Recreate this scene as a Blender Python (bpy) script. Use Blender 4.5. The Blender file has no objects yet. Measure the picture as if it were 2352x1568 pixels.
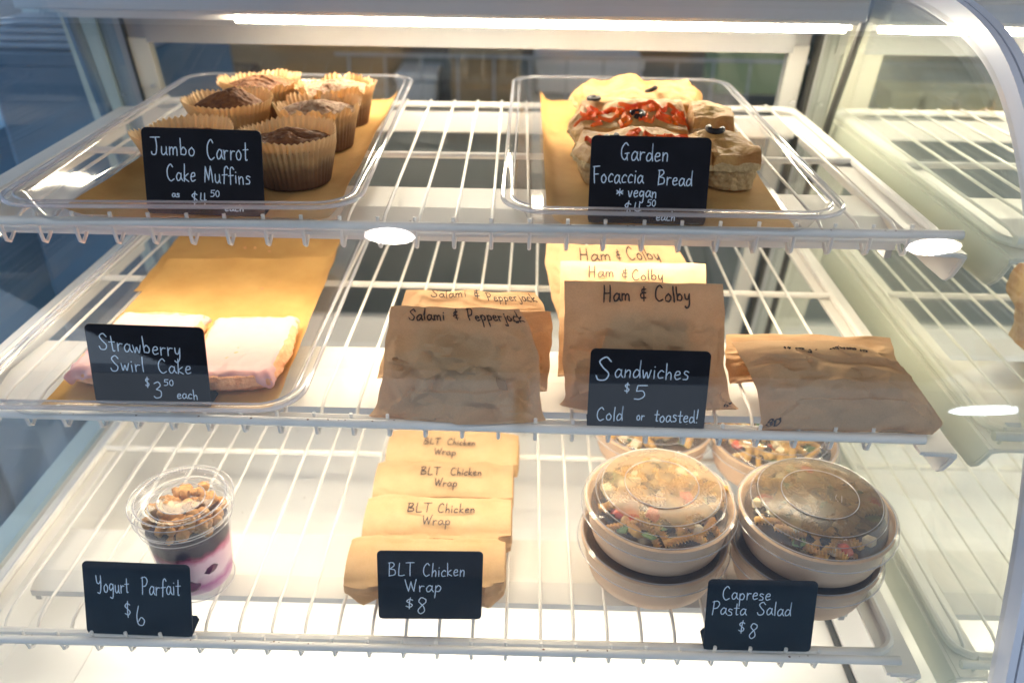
import bpy, bmesh, math, random
from mathutils import Vector, Matrix, noise
from math import sin, cos, pi, radians, tan, sqrt
random.seed(7)
S = bpy.context.scene
COL = S.collection

# ------------------------------------------------------------------ camera
cam_d = bpy.data.cameras.new('camera'); cam = bpy.data.objects.new('camera', cam_d); COL.objects.link(cam)
p_, y_, r_ = 0.5221, -0.0148, 0.0144
fw = Vector((sin(y_)*cos(p_), cos(y_)*cos(p_), -sin(p_))); rt = Vector((cos(y_), -sin(y_), 0)); up = rt.cross(fw)
R_ = cos(r_)*rt + sin(r_)*up; U_ = -sin(r_)*rt + cos(r_)*up
cam.matrix_world = Matrix(((R_.x, U_.x, -fw.x, 0), (R_.y, U_.y, -fw.y, 0), (R_.z, U_.z, -fw.z, 1.4), (0, 0, 0, 1)))
cam_d.sensor_width = 36; cam_d.lens = 36*1850/2352
cam_d.clip_start = 0.02; cam_d.clip_end = 60
cam_d.dof.use_dof = True; cam_d.dof.focus_distance = 0.715; cam_d.dof.aperture_fstop = 3.5
S.camera = cam
# ------------------------------------------------------------------ world and exposure
W = bpy.data.worlds.new('World'); S.world = W; W.use_nodes = True
bg = W.node_tree.nodes['Background']; bg.inputs[0].default_value = (0.62, 0.78, 1.0, 1); bg.inputs[1].default_value = 0.72
S.view_settings.view_transform = 'Standard'; S.view_settings.look = 'None'
S.view_settings.exposure = 1.2; S.view_settings.gamma = 1
S.render.engine = 'CYCLES'
S.cycles.transparent_max_bounces = 40; S.cycles.max_bounces = 10; S.cycles.diffuse_bounces = 4
S.cycles.glossy_bounces = 4; S.cycles.transmission_bounces = 6
S.cycles.sample_clamp_indirect = 6; S.cycles.caustics_reflective = False; S.cycles.caustics_refractive = False
K_TUBE = 12.5      # emission of the tubes inside the case
K_WINDOW = 0.36     # shop window behind the camera

# ------------------------------------------------------------------ materials
def newmat(name):
    m = bpy.data.materials.new(name); m.use_nodes = True
    return m, m.node_tree.nodes, m.node_tree.links
def tex_noise(n, l, scale, detail=4, rough=.55, coord='Object', vec=None):
    tc = n.new('ShaderNodeTexCoord'); t = n.new('ShaderNodeTexNoise')
    t.inputs['Scale'].default_value = scale; t.inputs['Detail'].default_value = detail; t.inputs['Roughness'].default_value = rough
    l.new(tc.outputs[coord], t.inputs['Vector']); return t
def ramp(n, l, src, stops):
    r = n.new('ShaderNodeValToRGB'); e = r.color_ramp.elements
    while len(e) < len(stops): e.new(0.5)
    for i, (p, c) in enumerate(stops): e[i].position = p; e[i].color = (*c, 1)
    l.new(src, r.inputs[0]); return r
def bump(n, l, src, strength, dist):
    b = n.new('ShaderNodeBump'); b.inputs['Strength'].default_value = strength; b.inputs['Distance'].default_value = dist
    l.new(src, b.inputs['Height']); return b
def pbr(name, col, rough=.5, col2=None, nscale=60, bumpd=0, bscale=None, metal=0, coat=0, spec=.5, sss=0, detail=4):
    m, n, l = newmat(name); b = n['Principled BSDF']
    b.inputs['Base Color'].default_value = (*col, 1); b.inputs['Roughness'].default_value = rough
    b.inputs['Metallic'].default_value = metal; b.inputs['Coat Weight'].default_value = coat
    b.inputs['Specular IOR Level'].default_value = spec
    if sss:
        b.inputs['Subsurface Weight'].default_value = sss; b.inputs['Subsurface Radius'].default_value = (.006, .003, .002)
        b.inputs['Subsurface Scale'].default_value = 1
    if col2:
        t = tex_noise(n, l, nscale, detail); r = ramp(n, l, t.outputs['Fac'], [(.35, col), (.65, col2)])
        l.new(r.outputs[0], b.inputs['Base Color'])
    if bumpd:
        t = tex_noise(n, l, bscale or nscale, 5); bb = bump(n, l, t.outputs['Fac'], 1, bumpd); l.new(bb.outputs[0], b.inputs['Normal'])
    return m
def emis(name, col, k):
    m, n, l = newmat(name); n.remove(n['Principled BSDF']); e = n.new('ShaderNodeEmission')
    e.inputs[0].default_value = (*col, 1); e.inputs[1].default_value = k
    l.new(e.outputs[0], n['Material Output'].inputs[0]); return m
def paper(name, col, col2, trans=.35, bumpd=.0004, bscale=120, rough=.75, nscale=25):
    m, n, l = newmat(name); b = n['Principled BSDF']; b.inputs['Roughness'].default_value = rough
    b.inputs['Specular IOR Level'].default_value = .25
    t = tex_noise(n, l, nscale, 5); r = ramp(n, l, t.outputs['Fac'], [(.3, col), (.7, col2)])
    f = tex_noise(n, l, 900, 2); mx = n.new('ShaderNodeMixRGB'); mx.blend_type = 'MULTIPLY'; mx.inputs[0].default_value = .25
    l.new(r.outputs[0], mx.inputs[1]); rf = ramp(n, l, f.outputs['Fac'], [(.3, (.6, .6, .6)), (.6, (1, 1, 1))]); l.new(rf.outputs[0], mx.inputs[2])
    l.new(mx.outputs[0], b.inputs['Base Color'])
    t2 = tex_noise(n, l, bscale, 6); bb = bump(n, l, t2.outputs['Fac'], 1, bumpd); l.new(bb.outputs[0], b.inputs['Normal'])
    tr = n.new('ShaderNodeBsdfTranslucent'); l.new(mx.outputs[0], tr.inputs[0]); l.new(bb.outputs[0], tr.inputs['Normal'])
    ms = n.new('ShaderNodeMixShader'); ms.inputs[0].default_value = trans
    l.new(b.outputs[0], ms.inputs[1]); l.new(tr.outputs[0], ms.inputs[2]); l.new(ms.outputs[0], n['Material Output'].inputs[0])
    return m
def clear(name, tint=(1, 1, 1), ior=1.45, rough=.02, haze=0.0, hazecol=(.9, .9, .9), bumpd=0, bscale=20, frost=None, gain=1.0):
    m, n, l = newmat(name); n.remove(n['Principled BSDF'])
    tr = n.new('ShaderNodeBsdfTransparent'); tr.inputs[0].default_value = (*tint, 1)
    gl = n.new('ShaderNodeBsdfGlossy'); gl.inputs['Roughness'].default_value = rough
    fr = n.new('ShaderNodeFresnel'); fr.inputs[0].default_value = ior
    # outer faces only carry the coat look; both faces reflect a little
    geo = n.new('ShaderNodeNewGeometry'); inv = n.new('ShaderNodeFresnel'); inv.inputs[0].default_value = 1.0/ior
    mixf = n.new('ShaderNodeMix'); mixf.data_type = 'FLOAT'
    l.new(geo.outputs['Backfacing'], mixf.inputs[0]); l.new(fr.outputs[0], mixf.inputs[2])
    fr2 = n.new('ShaderNodeFresnel'); fr2.inputs[0].default_value = ior
    # the Fresnel node already inverts the ior on back faces; undo that
    l.new(inv.outputs[0], mixf.inputs[3])
    g = n.new('ShaderNodeMath'); g.operation = 'MULTIPLY'; g.inputs[1].default_value = gain; g.use_clamp = True
    l.new(mixf.outputs[0], g.inputs[0])
    ms = n.new('ShaderNodeMixShader'); l.new(g.outputs[0], ms.inputs[0]); l.new(tr.outputs[0], ms.inputs[1]); l.new(gl.outputs[0], ms.inputs[2])
    out = ms
    if haze:
        d = n.new('ShaderNodeBsdfDiffuse'); d.inputs[0].default_value = (*hazecol, 1)
        t = n.new('ShaderNodeBsdfTranslucent'); t.inputs[0].default_value = (*hazecol, 1)
        ad = n.new('ShaderNodeMixShader'); l.new(d.outputs[0], ad.inputs[1]); l.new(t.outputs[0], ad.inputs[2])
        m2 = n.new('ShaderNodeMixShader'); m2.inputs[0].default_value = haze
        if frost:
            tt = tex_noise(n, l, frost[0], 4); rr = ramp(n, l, tt.outputs['Fac'], [(.35, (frost[1],)*3), (.7, (frost[2],)*3)])
            l.new(rr.outputs[0], m2.inputs[0])
        l.new(out.outputs[0], m2.inputs[1]); l.new(ad.outputs[0], m2.inputs[2]); out = m2
    if bumpd:
        t = tex_noise(n, l, bscale, 3); bb = bump(n, l, t.outputs['Fac'], 1, bumpd)
        l.new(bb.outputs[0], gl.inputs['Normal'])
    l.new(out.outputs[0], n['Material Output'].inputs[0]); return m

M = {}
M['enamel'] = pbr('white_enamel', (.80, .78, .74), .38, (.74, .72, .68), 6, bumpd=.0002, bscale=40)
M['wire'] = pbr('white_coated_wire', (.83, .81, .77), .33, (.76, .74, .70), 30)
M['cream'] = pbr('cream_enamel', (.84, .79, .67), .4, (.78, .73, .61), 9)
M['greymetal'] = pbr('grey_painted_metal', (.50, .50, .50), .42, (.44, .44, .45), 8)
M['deck'] = pbr('white_deck', (.86, .85, .83), .45, (.82, .81, .79), 5)
M['gasket'] = pbr('dark_gasket', (.06, .06, .055), .6)
M['steelblue'] = pbr('steel_trim', (.30, .35, .40), .3, metal=.6)
M['trim'] = pbr('satin_trim', (.60, .63, .70), .3)
M['tube'] = emis('tube_light', (1, .86, .64), K_TUBE)
M['tubelow'] = emis('tube_light_low', (1, .90, .74), K_TUBE*.44)
M['toptube'] = emis('top_tube_light', (1, .88, .68), 47.0)
M['frontglass'] = clear('front_glass', (.985, .99, .985), 1.5, 0.0)
M['doorglass'] = clear('door_glass', (.95, .96, .95), 1.5, 0.0)
M['greenglass'] = clear('green_glass', (.955, .975, .94), 1.5, 0.0, haze=.07, hazecol=(.86, .92, .80))
M['blueglass'] = clear('left_glass', (.83, .92, .98), 1.5, 0.0)
M['acrylic'] = clear('clear_acrylic', (.965, .965, .965), 1.5, .06, haze=.06, hazecol=(.9, .9, .93), bumpd=.00012, bscale=18, gain=.9)
M['acrylicrim'] = clear('clear_acrylic_rim', (.93, .93, .94), 1.6, .12, haze=.34, hazecol=(.86, .86, .93), gain=2.2)
M['cupclear'] = clear('clear_cup', (.965, .965, .97), 1.5, .06, haze=.018, bumpd=.0002, bscale=40, gain=.5)
M['lidclear'] = clear('clear_lid', (.95, .95, .94), 1.5, .05, haze=.12, hazecol=(.70, .62, .52), gain=1.3)
M['lidfrost'] = clear('misted_lid', (.90, .88, .84), 1.5, .22, haze=.3, hazecol=(.42, .33, .21), frost=(45, .32, .64), bumpd=.0003, bscale=500, gain=1.3)
M['lidsteam'] = clear('steamed_lid', (.80, .77, .70), 1.5, .18, haze=.3, hazecol=(.17, .135, .085), frost=(50, .50, .78), bumpd=.0003, bscale=500, gain=1.9)
M['parchment'] = paper('parchment', (.60, .35, .115), (.76, .48, .18), .25, .0012, 30, nscale=16)
M['kraft'] = paper('kraft_bag', (.66, .43, .24), (.74, .51, .30), .32, .0005, 60)
M['kraftlight'] = paper('kraft_wrap', (.62, .41, .21), (.70, .48, .27), .3, .0005, 60)
M['board'] = pbr('blackboard', (.005, .005, .009), .5, (.010, .010, .016), 30, spec=.12)
M['chalk'] = pbr('chalk_pen', (.66, .78, .92), .7)
M['ink'] = pbr('marker_ink', (.035, .018, .014), .6)
M['sandwich'] = pbr('sandwich', (.34, .20, .10), .8)
M['bowl'] = pbr('kraft_bowl', (.62, .42, .28), .5, (.67, .47, .32), 14, bumpd=.0001, bscale=300)
M['cake'] = pbr('muffin_crumb', (.12, .042, .014), .75, (.27, .105, .035), 120, bumpd=.0030, bscale=170, spec=.3)
M['cakepale'] = pbr('sugared_muffin_crumb', (.26, .11, .045), .75, (.55, .36, .22), 190, bumpd=.0030, bscale=170, spec=.3)
M['icing'] = pbr('pink_icing', (.76, .43, .41), .5, (.71, .38, .365), 12, bumpd=.0010, bscale=48, coat=.1, sss=.3)
M['sponge'] = pbr('pink_sponge', (.72, .30, .14), .85, (.84, .44, .24), 160, bumpd=.0022, bscale=190)
M['goldcrust'] = pbr('golden_bread_crust', (.46, .26, .075), .65, (.30, .135, .028), 24, bumpd=.0022, bscale=130)
M['crust'] = pbr('bread_crust', (.58, .34, .105), .65, (.36, .15, .03), 30, bumpd=.0024, bscale=130)
M['crumb'] = pbr('bread_crumb', (.62, .45, .23), .9, (.46, .31, .14), 200, bumpd=.004, bscale=210)
M['pepper'] = pbr('red_pepper', (.72, .035, .002), .5, (.92, .22, .004), 45, spec=.3)
M['olive'] = pbr('black_olive', (.015, .012, .014), .45, spec=.3)
M['berry'] = pbr('blueberry', (.045, .01, .035), .4, (.16, .02, .08), 90)
M['pasta'] = pbr('pasta', (.58, .34, .09), .4, (.66, .43, .15), 60, sss=.2)
M['cheese'] = pbr('cheese_cube', (.74, .64, .44), .45, sss=.2)
M['tomato'] = pbr('tomato', (.62, .08, .02), .3, coat=.4)
M['basil'] = pbr('basil', (.06, .14, .03), .5)
M['darksauce'] = pbr('dark_dressing', (.035, .02, .015), .35, (.09, .04, .02), 60)
M['granola'] = pbr('granola', (.38, .17, .045), .7, (.58, .31, .10), 120, bumpd=.0018, bscale=260)
M['plasticwhite'] = pbr('white_plastic', (.75, .76, .78), .5)
M['shopfloor'] = pbr('shop_floor', (.16, .31, .44), .5, (.26, .42, .54), 2.2)
M['kitchenwall'] = pbr('kitchen_wall', (.20, .15, .11), .7, (.10, .08, .07), 1.6)
M['palewall'] = pbr('pale_wall', (.62, .66, .72), .7)
M['ceil'] = pbr('dark_ceiling', (.045, .04, .04), .8)
M['counter'] = pbr('grey_green_counter', (.27, .27, .235), .5, (.22, .22, .19), 3)
M['tan'] = pbr('cardboard', (.42, .30, .17), .8, (.36, .25, .14), 8)
M['darkbrown'] = pbr('dark_wood', (.07, .045, .03), .6, (.12, .08, .05), 6)
M['greenbin'] = pbr('green_bin', (.34, .42, .22), .6)
M['darkgreen'] = pbr('dark_green_bin', (.03, .05, .04), .6)
M['butter'] = pbr('yellow_packet', (.72, .58, .28), .6)
M['darkbox'] = pbr('dark_crate', (.17, .22, .29), .7, (.11, .19, .28), 5)
M['bluepaint'] = pbr('blue_paint', (.36, .64, .86), .5, (.44, .70, .90), 4)
M['bluegrey'] = pbr('blue_grey_paper', (.46, .52, .60), .7, (.36, .42, .52), 9)
M['palesign'] = pbr('pale_green_card', (.55, .68, .66), .7)
M['signink'] = pbr('sign_blue_ink', (.10, .16, .26), .7)
M['lampshade'] = emis('pendant_glow', (1, .88, .80), 48.0)
M['lampcool'] = emis('cool_pendant_glow', (.85, .93, 1), 14.0)
M['lampdark'] = pbr('lamp_fitting', (.2, .18, .17), .5)
M['window'] = emis('daylight_window', (.66, .80, 1.0), K_WINDOW)
M['rust'] = pbr('rust_spot', (.16, .07, .03), .9)

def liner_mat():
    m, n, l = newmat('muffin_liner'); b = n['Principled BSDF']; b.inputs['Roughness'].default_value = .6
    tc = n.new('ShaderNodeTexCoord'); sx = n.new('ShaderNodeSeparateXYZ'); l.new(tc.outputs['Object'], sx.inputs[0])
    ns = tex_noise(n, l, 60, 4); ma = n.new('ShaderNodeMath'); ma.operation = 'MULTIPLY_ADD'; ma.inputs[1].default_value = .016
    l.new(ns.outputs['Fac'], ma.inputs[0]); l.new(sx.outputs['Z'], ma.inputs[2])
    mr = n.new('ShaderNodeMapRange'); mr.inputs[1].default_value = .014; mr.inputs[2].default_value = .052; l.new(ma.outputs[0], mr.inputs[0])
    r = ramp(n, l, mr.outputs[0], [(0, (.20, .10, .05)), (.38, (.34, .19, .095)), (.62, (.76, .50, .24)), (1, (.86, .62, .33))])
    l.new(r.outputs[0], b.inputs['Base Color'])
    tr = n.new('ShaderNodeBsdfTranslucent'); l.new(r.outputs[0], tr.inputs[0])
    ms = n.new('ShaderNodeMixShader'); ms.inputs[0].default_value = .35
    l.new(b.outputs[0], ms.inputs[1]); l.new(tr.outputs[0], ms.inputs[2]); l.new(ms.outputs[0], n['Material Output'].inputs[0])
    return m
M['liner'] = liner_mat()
def yogurt_mat():
    m, n, l = newmat('yogurt_layers'); b = n['Principled BSDF']; b.inputs['Roughness'].default_value = .3
    tc = n.new('ShaderNodeTexCoord'); sx = n.new('ShaderNodeSeparateXYZ'); l.new(tc.outputs['Object'], sx.inputs[0])
    ns = tex_noise(n, l, 55, 3); ma = n.new('ShaderNodeMath'); ma.operation = 'MULTIPLY_ADD'; ma.inputs[1].default_value = .022
    l.new(ns.outputs['Fac'], ma.inputs[0]); l.new(sx.outputs['Z'], ma.inputs[2])
    mr = n.new('ShaderNodeMapRange'); mr.inputs[1].default_value = .018; mr.inputs[2].default_value = .092; l.new(ma.outputs[0], mr.inputs[0])
    r = ramp(n, l, mr.outputs[0], [(0, (.80, .66, .74)), (.16, (.50, .16, .36)), (.27, (.80, .62, .70)), (.52, (.86, .58, .68)), (.60, (.60, .14, .26)),
                                   (.64, (.20, .01, .06)), (.69, (.030, .004, .026)), (.93, (.015, .01, .03))])
    l.new(r.outputs[0], b.inputs['Base Color']); b.inputs['Specular IOR Level'].default_value = .15; b.inputs['Roughness'].default_value = .5
    return m
M['yogurt'] = yogurt_mat()

# ------------------------------------------------------------------ mesh helpers
class MB:
    def __init__(s): s.v = []; s.f = []; s.mi = []
    def add(s, vs, fs, mi=0):
        o = len(s.v); s.v += [tuple(v) for v in vs]; s.f += [tuple(i+o for i in f) for f in fs]; s.mi += [mi]*len(fs)
    def box(s, a, b, mi=0, bev=0):
        (x0, y0, z0), (x1, y1, z1) = a, b
        if bev:
            c = bev; P = []
            for z, k in ((z0, c), (z0+c, 0), (z1-c, 0), (z1, c)):
                for x, y in ((x0+c, y0+k), (x1-c, y0+k), (x1-k, y0+c), (x1-k, y1-c), (x1-c, y1-k), (x0+c, y1-k), (x0+k, y1-c), (x0+k, y0+c)):
                    P.append((x, y, z))
            F = [tuple(range(7, -1, -1)), tuple(range(24, 32))]
            for r in range(3):
                for i in range(8): j = (i+1) % 8; F.append((r*8+i, r*8+j, r*8+8+j, r*8+8+i))
            s.add(P, F, mi); return
        s.add([(x0, y0, z0), (x1, y0, z0), (x1, y1, z0), (x0, y1, z0), (x0, y0, z1), (x1, y0, z1), (x1, y1, z1), (x0, y1, z1)],
              [(3, 2, 1, 0), (4, 5, 6, 7), (0, 1, 5, 4), (1, 2, 6, 5), (2, 3, 7, 6), (3, 0, 4, 7)], mi)
    def tube(s, path, r, n=8, closed=False, mi=0, squash=None):
        path = [Vector(p) for p in path]; N = len(path); rings = []; ref = None
        for i, p in enumerate(path):
            if closed: t = path[(i+1) % N]-path[i-1]
            else: t = path[min(i+1, N-1)]-path[max(i-1, 0)]
            if t.length < 1e-9: t = Vector((0, 0, 1))
            t.normalize()
            if ref is None: ref = Vector((0, 0, 1)) if abs(t.z) < .9 else Vector((1, 0, 0))
            a = (ref-t*ref.dot(t))
            if a.length < 1e-6: a = Vector((0, 1, 0))-t*t.y
            a.normalize(); ref = a; b = t.cross(a)
            rr = r[i] if isinstance(r, (list, tuple)) else r
            rings.append([p+a*(rr*cos(2*pi*k/n))+b*(rr*sin(2*pi*k/n)) for k in range(n)])
        vs = [q for R in rings for q in R]; fs = []
        for i in range(N if closed else N-1):
            j = (i+1) % N
            for k in range(n): m = (k+1) % n; fs.append((i*n+k, i*n+m, j*n+m, j*n+k))
        if not closed: fs += [tuple(range(n-1, -1, -1)), tuple(range((N-1)*n, N*n))]
        s.add(vs, fs, mi)
    def lathe(s, prof, n=48, mi=0, c=(0, 0, 0), capb=False, capt=False, warp=None):
        vs = []
        for r, z in prof:
            for k in range(n):
                a = 2*pi*k/n; rr, zz = (warp(r, z, a) if warp else (r, z)); vs.append((c[0]+rr*cos(a), c[1]+rr*sin(a), c[2]+zz))
        fs = [(i*n+k, i*n+(k+1) % n, (i+1)*n+(k+1) % n, (i+1)*n+k) for i in range(len(prof)-1) for k in range(n)]
        if capb: fs.append(tuple(range(n-1, -1, -1)))
        if capt: fs.append(tuple(range((len(prof)-1)*n, len(prof)*n)))
        s.add(vs, fs, mi)
    def prism(s, poly, axis, a, b, mi=0):
        def P(u, v, w): return {'x': (w, u, v), 'y': (u, w, v), 'z': (u, v, w)}[axis]
        n = len(poly); vs = [P(u, v, a) for u, v in poly]+[P(u, v, b) for u, v in poly]
        s.add(vs, [tuple(range(n-1, -1, -1)), tuple(range(n, 2*n))]+[(i, (i+1) % n, n+(i+1) % n, n+i) for i in range(n)], mi)
    def build(s, name, mats, parent=None, smooth=True, origin=None, sharp=40):
        me = bpy.data.meshes.new(name)
        vs = s.v
        if origin is None and parent is not None and parent.get('_o') is not None: origin = parent['_o']
        if origin is not None: vs = [(x-origin[0], y-origin[1], z-origin[2]) for x, y, z in vs]
        me.from_pydata(vs, [], s.f)
        if not isinstance(mats, (list, tuple)): mats = [mats]
        for m in mats: me.materials.append(m)
        for p, i in zip(me.polygons, s.mi): p.material_index = i; p.use_smooth = smooth
        bm = bmesh.new(); bm.from_mesh(me); bmesh.ops.recalc_face_normals(bm, faces=bm.faces)
        if smooth:
            ca = cos(radians(sharp))
            for e in bm.edges:
                if len(e.link_faces) == 2 and e.link_faces[0].normal.dot(e.link_faces[1].normal) < ca: e.smooth = False
        bm.to_mesh(me); bm.free(); me.update()
        o = bpy.data.objects.new(name, me); COL.objects.link(o)
        if parent is not None: o.parent = parent
        elif origin is not None: o.location = origin
        return o
def thing(name, label, cat, loc=(0, 0, 0), rot=(0, 0, 0), group=None, world=False):
    o = bpy.data.objects.new(name, None); COL.objects.link(o); o.location = loc; o.rotation_euler = rot
    o['label'] = label; o['category'] = cat; o.empty_display_size = .02
    if group: o['group'] = group
    if world: o['_o'] = tuple(loc)
    return o
def tagit(o, label, cat, group=None):
    o['label'] = label; o['category'] = cat
    if group: o['group'] = group
    return o
def struct(o): o['kind'] = 'structure'; return o
def share(src, name, parent, loc=(0, 0, 0), rot=(0, 0, 0), sc=None):
    o = bpy.data.objects.new(name, src.data if hasattr(src, 'data') else src); COL.objects.link(o); o.parent = parent
    o.location = loc; o.rotation_euler = rot
    if sc: o.scale = sc
    return o
def rrect(x0, y0, x1, y1, r, n=6):
    P = []
    for cx, cy, a in ((x1-r, y0+r, -90), (x1-r, y1-r, 0), (x0+r, y1-r, 90), (x0+r, y0+r, 180)):
        for k in range(n+1): t = radians(a+90*k/n); P.append((cx+r*cos(t), cy+r*sin(t)))
    return P
def catmull(P, n=6):
    if len(P) < 3: return [Vector(p) for p in P]
    P = [Vector(p) for p in P]; Q = [2*P[0]-P[1]]+P+[2*P[-1]-P[-2]]; o = []
    for i in range(1, len(Q)-2):
        a, b, c, d = Q[i-1:i+3]
        for k in range(n):
            t = k/n; o.append(.5*((2*b)+(c-a)*t+(2*a-5*b+4*c-d)*t*t+(-a+3*b-3*c+d)*t**3))
    o.append(Q[-2]); return o

# ------------------------------------------------------------------ handwriting
G = {
'a': (.46, '.40,.40 .22,.50 .04,.28 .10,.04 .26,.06 .40,.30|.41,.47 .40,.18 .52,.02'),
'b': (.46, '.08,1 .07,.5 .07,.04|.07,.28 .24,.48 .42,.30 .34,.05 .08,.06'),
'c': (.40, '.38,.42 .22,.50 .05,.28 .12,.04 .36,.06'),
'd': (.46, '.38,.38 .20,.48 .04,.24 .12,.02 .34,.14 .40,.5 .41,1|.41,1 .41,.4 .46,.02'),
'e': (.42, '.06,.26 .34,.32 .32,.48 .14,.46 .05,.22 .16,.02 .40,.10'),
'f': (.40, '.46,.86 .34,1 .20,.86 .18,.4 .16,-.06|.02,.46 .40,.50'),
'g': (.46, '.40,.42 .20,.50 .05,.28 .16,.08 .38,.26|.41,.48 .40,0 .30,-.40 .08,-.34'),
'h': (.44, '.08,1 .07,.5 .06,0|.07,.24 .24,.46 .36,.34 .36,0'),
'i': (.16, '.08,.48 .08,.02|.09,.68 .10,.70'),
'j': (.26, '.20,.48 .20,0 .12,-.36 -.06,-.30|.21,.66 .22,.69'),
'k': (.42, '.08,1 .07,.5 .06,0|.36,.46 .08,.22 .40,.0'),
'l': (.16, '.08,1 .07,.5 .10,0'),
'm': (.66, '.06,.48 .06,.02|.06,.30 .18,.46 .29,.38 .29,.04|.29,.28 .42,.47 .54,.38 .56,.0'),
'n': (.44, '.06,.48 .07,0|.07,.26 .22,.46 .36,.38 .37,0'),
'o': (.44, '.24,.48 .05,.30 .10,.04 .30,.02 .40,.26 .24,.48'),
'p': (.46, '.08,.46 .08,0 .06,-.42|.08,.28 .24,.48 .42,.32 .32,.06 .08,.06'),
'r': (.36, '.06,.48 .07,0|.07,.26 .18,.44 .36,.44'),
's': (.36, '.34,.44 .16,.50 .08,.36 .30,.22 .28,.04 .04,.02'),
't': (.36, '.18,.86 .18,.4 .20,.04 .32,.04|.0,.52 .38,.54'),
'u': (.44, '.06,.48 .06,.12 .20,.0 .36,.18|.38,.48 .38,.1 .44,.0'),
'v': (.38, '.04,.48 .18,.02 .36,.50'),
'w': (.58, '.04,.48 .14,.03 .28,.38 .40,.03 .54,.50'),
'y': (.44, '.06,.48 .10,.16 .26,.12 .38,.46|.38,.48 .34,-.2 .16,-.44 .02,-.34'),
'A': (.6, '.02,0 .30,1 .56,0|.12,.36 .48,.36'),
'B': (.60, '.10,1 .09,.5 .08,0|.02,.98 .34,1 .44,.80 .14,.54|.14,.54 .48,.46 .50,.14 .08,.02'),
'C': (.60, '.52,.84 .36,1 .10,.72 .06,.28 .26,.0 .54,.12'),
'D': (.6, '.10,1 .10,0|.04,1 .40,.94 .54,.5 .40,.06 .06,0'),
'E': (.5, '.46,.96 .10,.94 .08,.5 .08,.06 .46,.02|.10,.5 .42,.52'),
'F': (.52, '.10,.98 .09,.5 .12,0|.02,.96 .52,1|.10,.52 .42,.54'),
'G': (.62, '.50,.86 .32,1 .08,.68 .08,.24 .28,.02 .44,.22 .46,.42|.30,.38 .58,.42|.46,.40 .44,.2 .48,0'),
'H': (.60, '.10,1 .08,0|.50,1 .48,0|.08,.48 .50,.52'),
'J': (.56, '.0,.98 .62,1|.34,.98 .40,.5 .32,.06 .08,.04 .04,.18'),
'K': (.56, '.10,1 .08,0|.50,.96 .12,.46 .50,0'),
'L': (.52, '.12,1 .08,.5 .08,.04|.08,.04 .30,.02 .50,.08'),
'M': (.72, '.06,0 .12,.96|.12,.96 .24,.5 .36,.14|.36,.14 .50,.98|.50,.98 .60,.5 .66,0'),
'N': (.62, '.08,0 .10,1|.10,1 .30,.5 .50,.02|.50,.02 .52,1'),
'O': (.66, '.32,1 .08,.74 .06,.30 .30,0 .58,.26 .58,.72 .32,1'),
'P': (.56, '.10,1 .10,.5 .08,0|.0,.94 .34,1 .52,.80 .38,.52 .12,.46'),
'S': (.60, '.56,.82 .36,1 .12,.82 .26,.56 .50,.30 .40,.04 .12,.02 .02,.20'),
'T': (.60, '.0,.98 .60,1|.32,.98 .30,.5 .30,0'),
'W': (.80, '.04,.96 .12,.5 .22,.04|.22,.04 .32,.4 .42,.80|.42,.80 .48,.4 .58,.04|.58,.04 .66,.5 .78,1'),
'Y': (.60, '.06,1 .10,.58 .30,.50 .46,.70|.50,1 .46,.3 .32,-.10 .10,-.06'),
'$': (.50, '.44,.80 .24,.90 .08,.70 .24,.52 .42,.32 .28,.10 .04,.20|.30,1.05 .24,.5 .24,-.06'),
'0': (.44, '.24,1 .04,.70 .06,.22 .24,0 .40,.30 .38,.80 .24,1'),
'3': (.46, '.06,.90 .28,1 .38,.78 .16,.54|.16,.54 .40,.42 .38,.10 .14,.0 .02,.10'),
'4': (.50, '.10,1 .06,.44|.06,.44 .24,.34 .48,.42|.36,1 .36,.5 .38,0'),
'5': (.50, '.52,.98 .14,.96|.14,.96 .10,.56|.10,.56 .36,.58 .44,.26 .26,.02 .04,.02'),
'6': (.50, '.16,1 .06,.5 .12,.08 .34,.02 .44,.26 .28,.42 .14,.22'),
'8': (.54, '.46,.88 .20,.98 .08,.74 .34,.46 .42,.16 .20,.0 .06,.20 .24,.48 .46,.70 .46,.88'),
'*': (.50, '.25,.62 .25,.05|.03,.48 .47,.18|.03,.18 .47,.48|.06,.33 .46,.33'),
'&': (.36, '.30,.74 .10,.70 .12,.50 .30,.46|.30,.46 .04,.40 .08,.14 .32,.16|.20,.92 .20,-.04'),
'!': (.16, '.10,1 .08,.30|.08,.03 .09,.0'),
' ': (.42, ''), '(': (.2, '.18,1 .06,.5 .16,0'), ')': (.2, '.04,1 .16,.5 .06,0'),
}
def text_strokes(s, x, y, h, w, seed=1, slope=0.0):
    """strokes for string s with left edge x, baseline y, capital height h, total width w"""
    rnd = random.Random(seed); tot = sum(G[c][0]+.10 for c in s); kx = w/tot; out = []; cx = 0
    for c in s:
        gw, st = G[c]; dy = rnd.uniform(-.035, .035)*h; ks = 1+rnd.uniform(-.06, .06); sl = rnd.uniform(-.04, .06)
        for part in filter(None, st.split('|')):
            P = [tuple(map(float, q.split(','))) for q in part.split()]
            P = [(x+(cx+a)*kx+sl*b*h, y+dy+b*h*ks+slope*(cx+a)*kx) for a, b in P]
            out.append([tuple(q) for q in catmull([Vector((a, b, 0)) for a, b in P], 6)] if len(P) > 2 else [(a, b, 0) for a, b in P])
        cx += gw+.10
    return out
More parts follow.
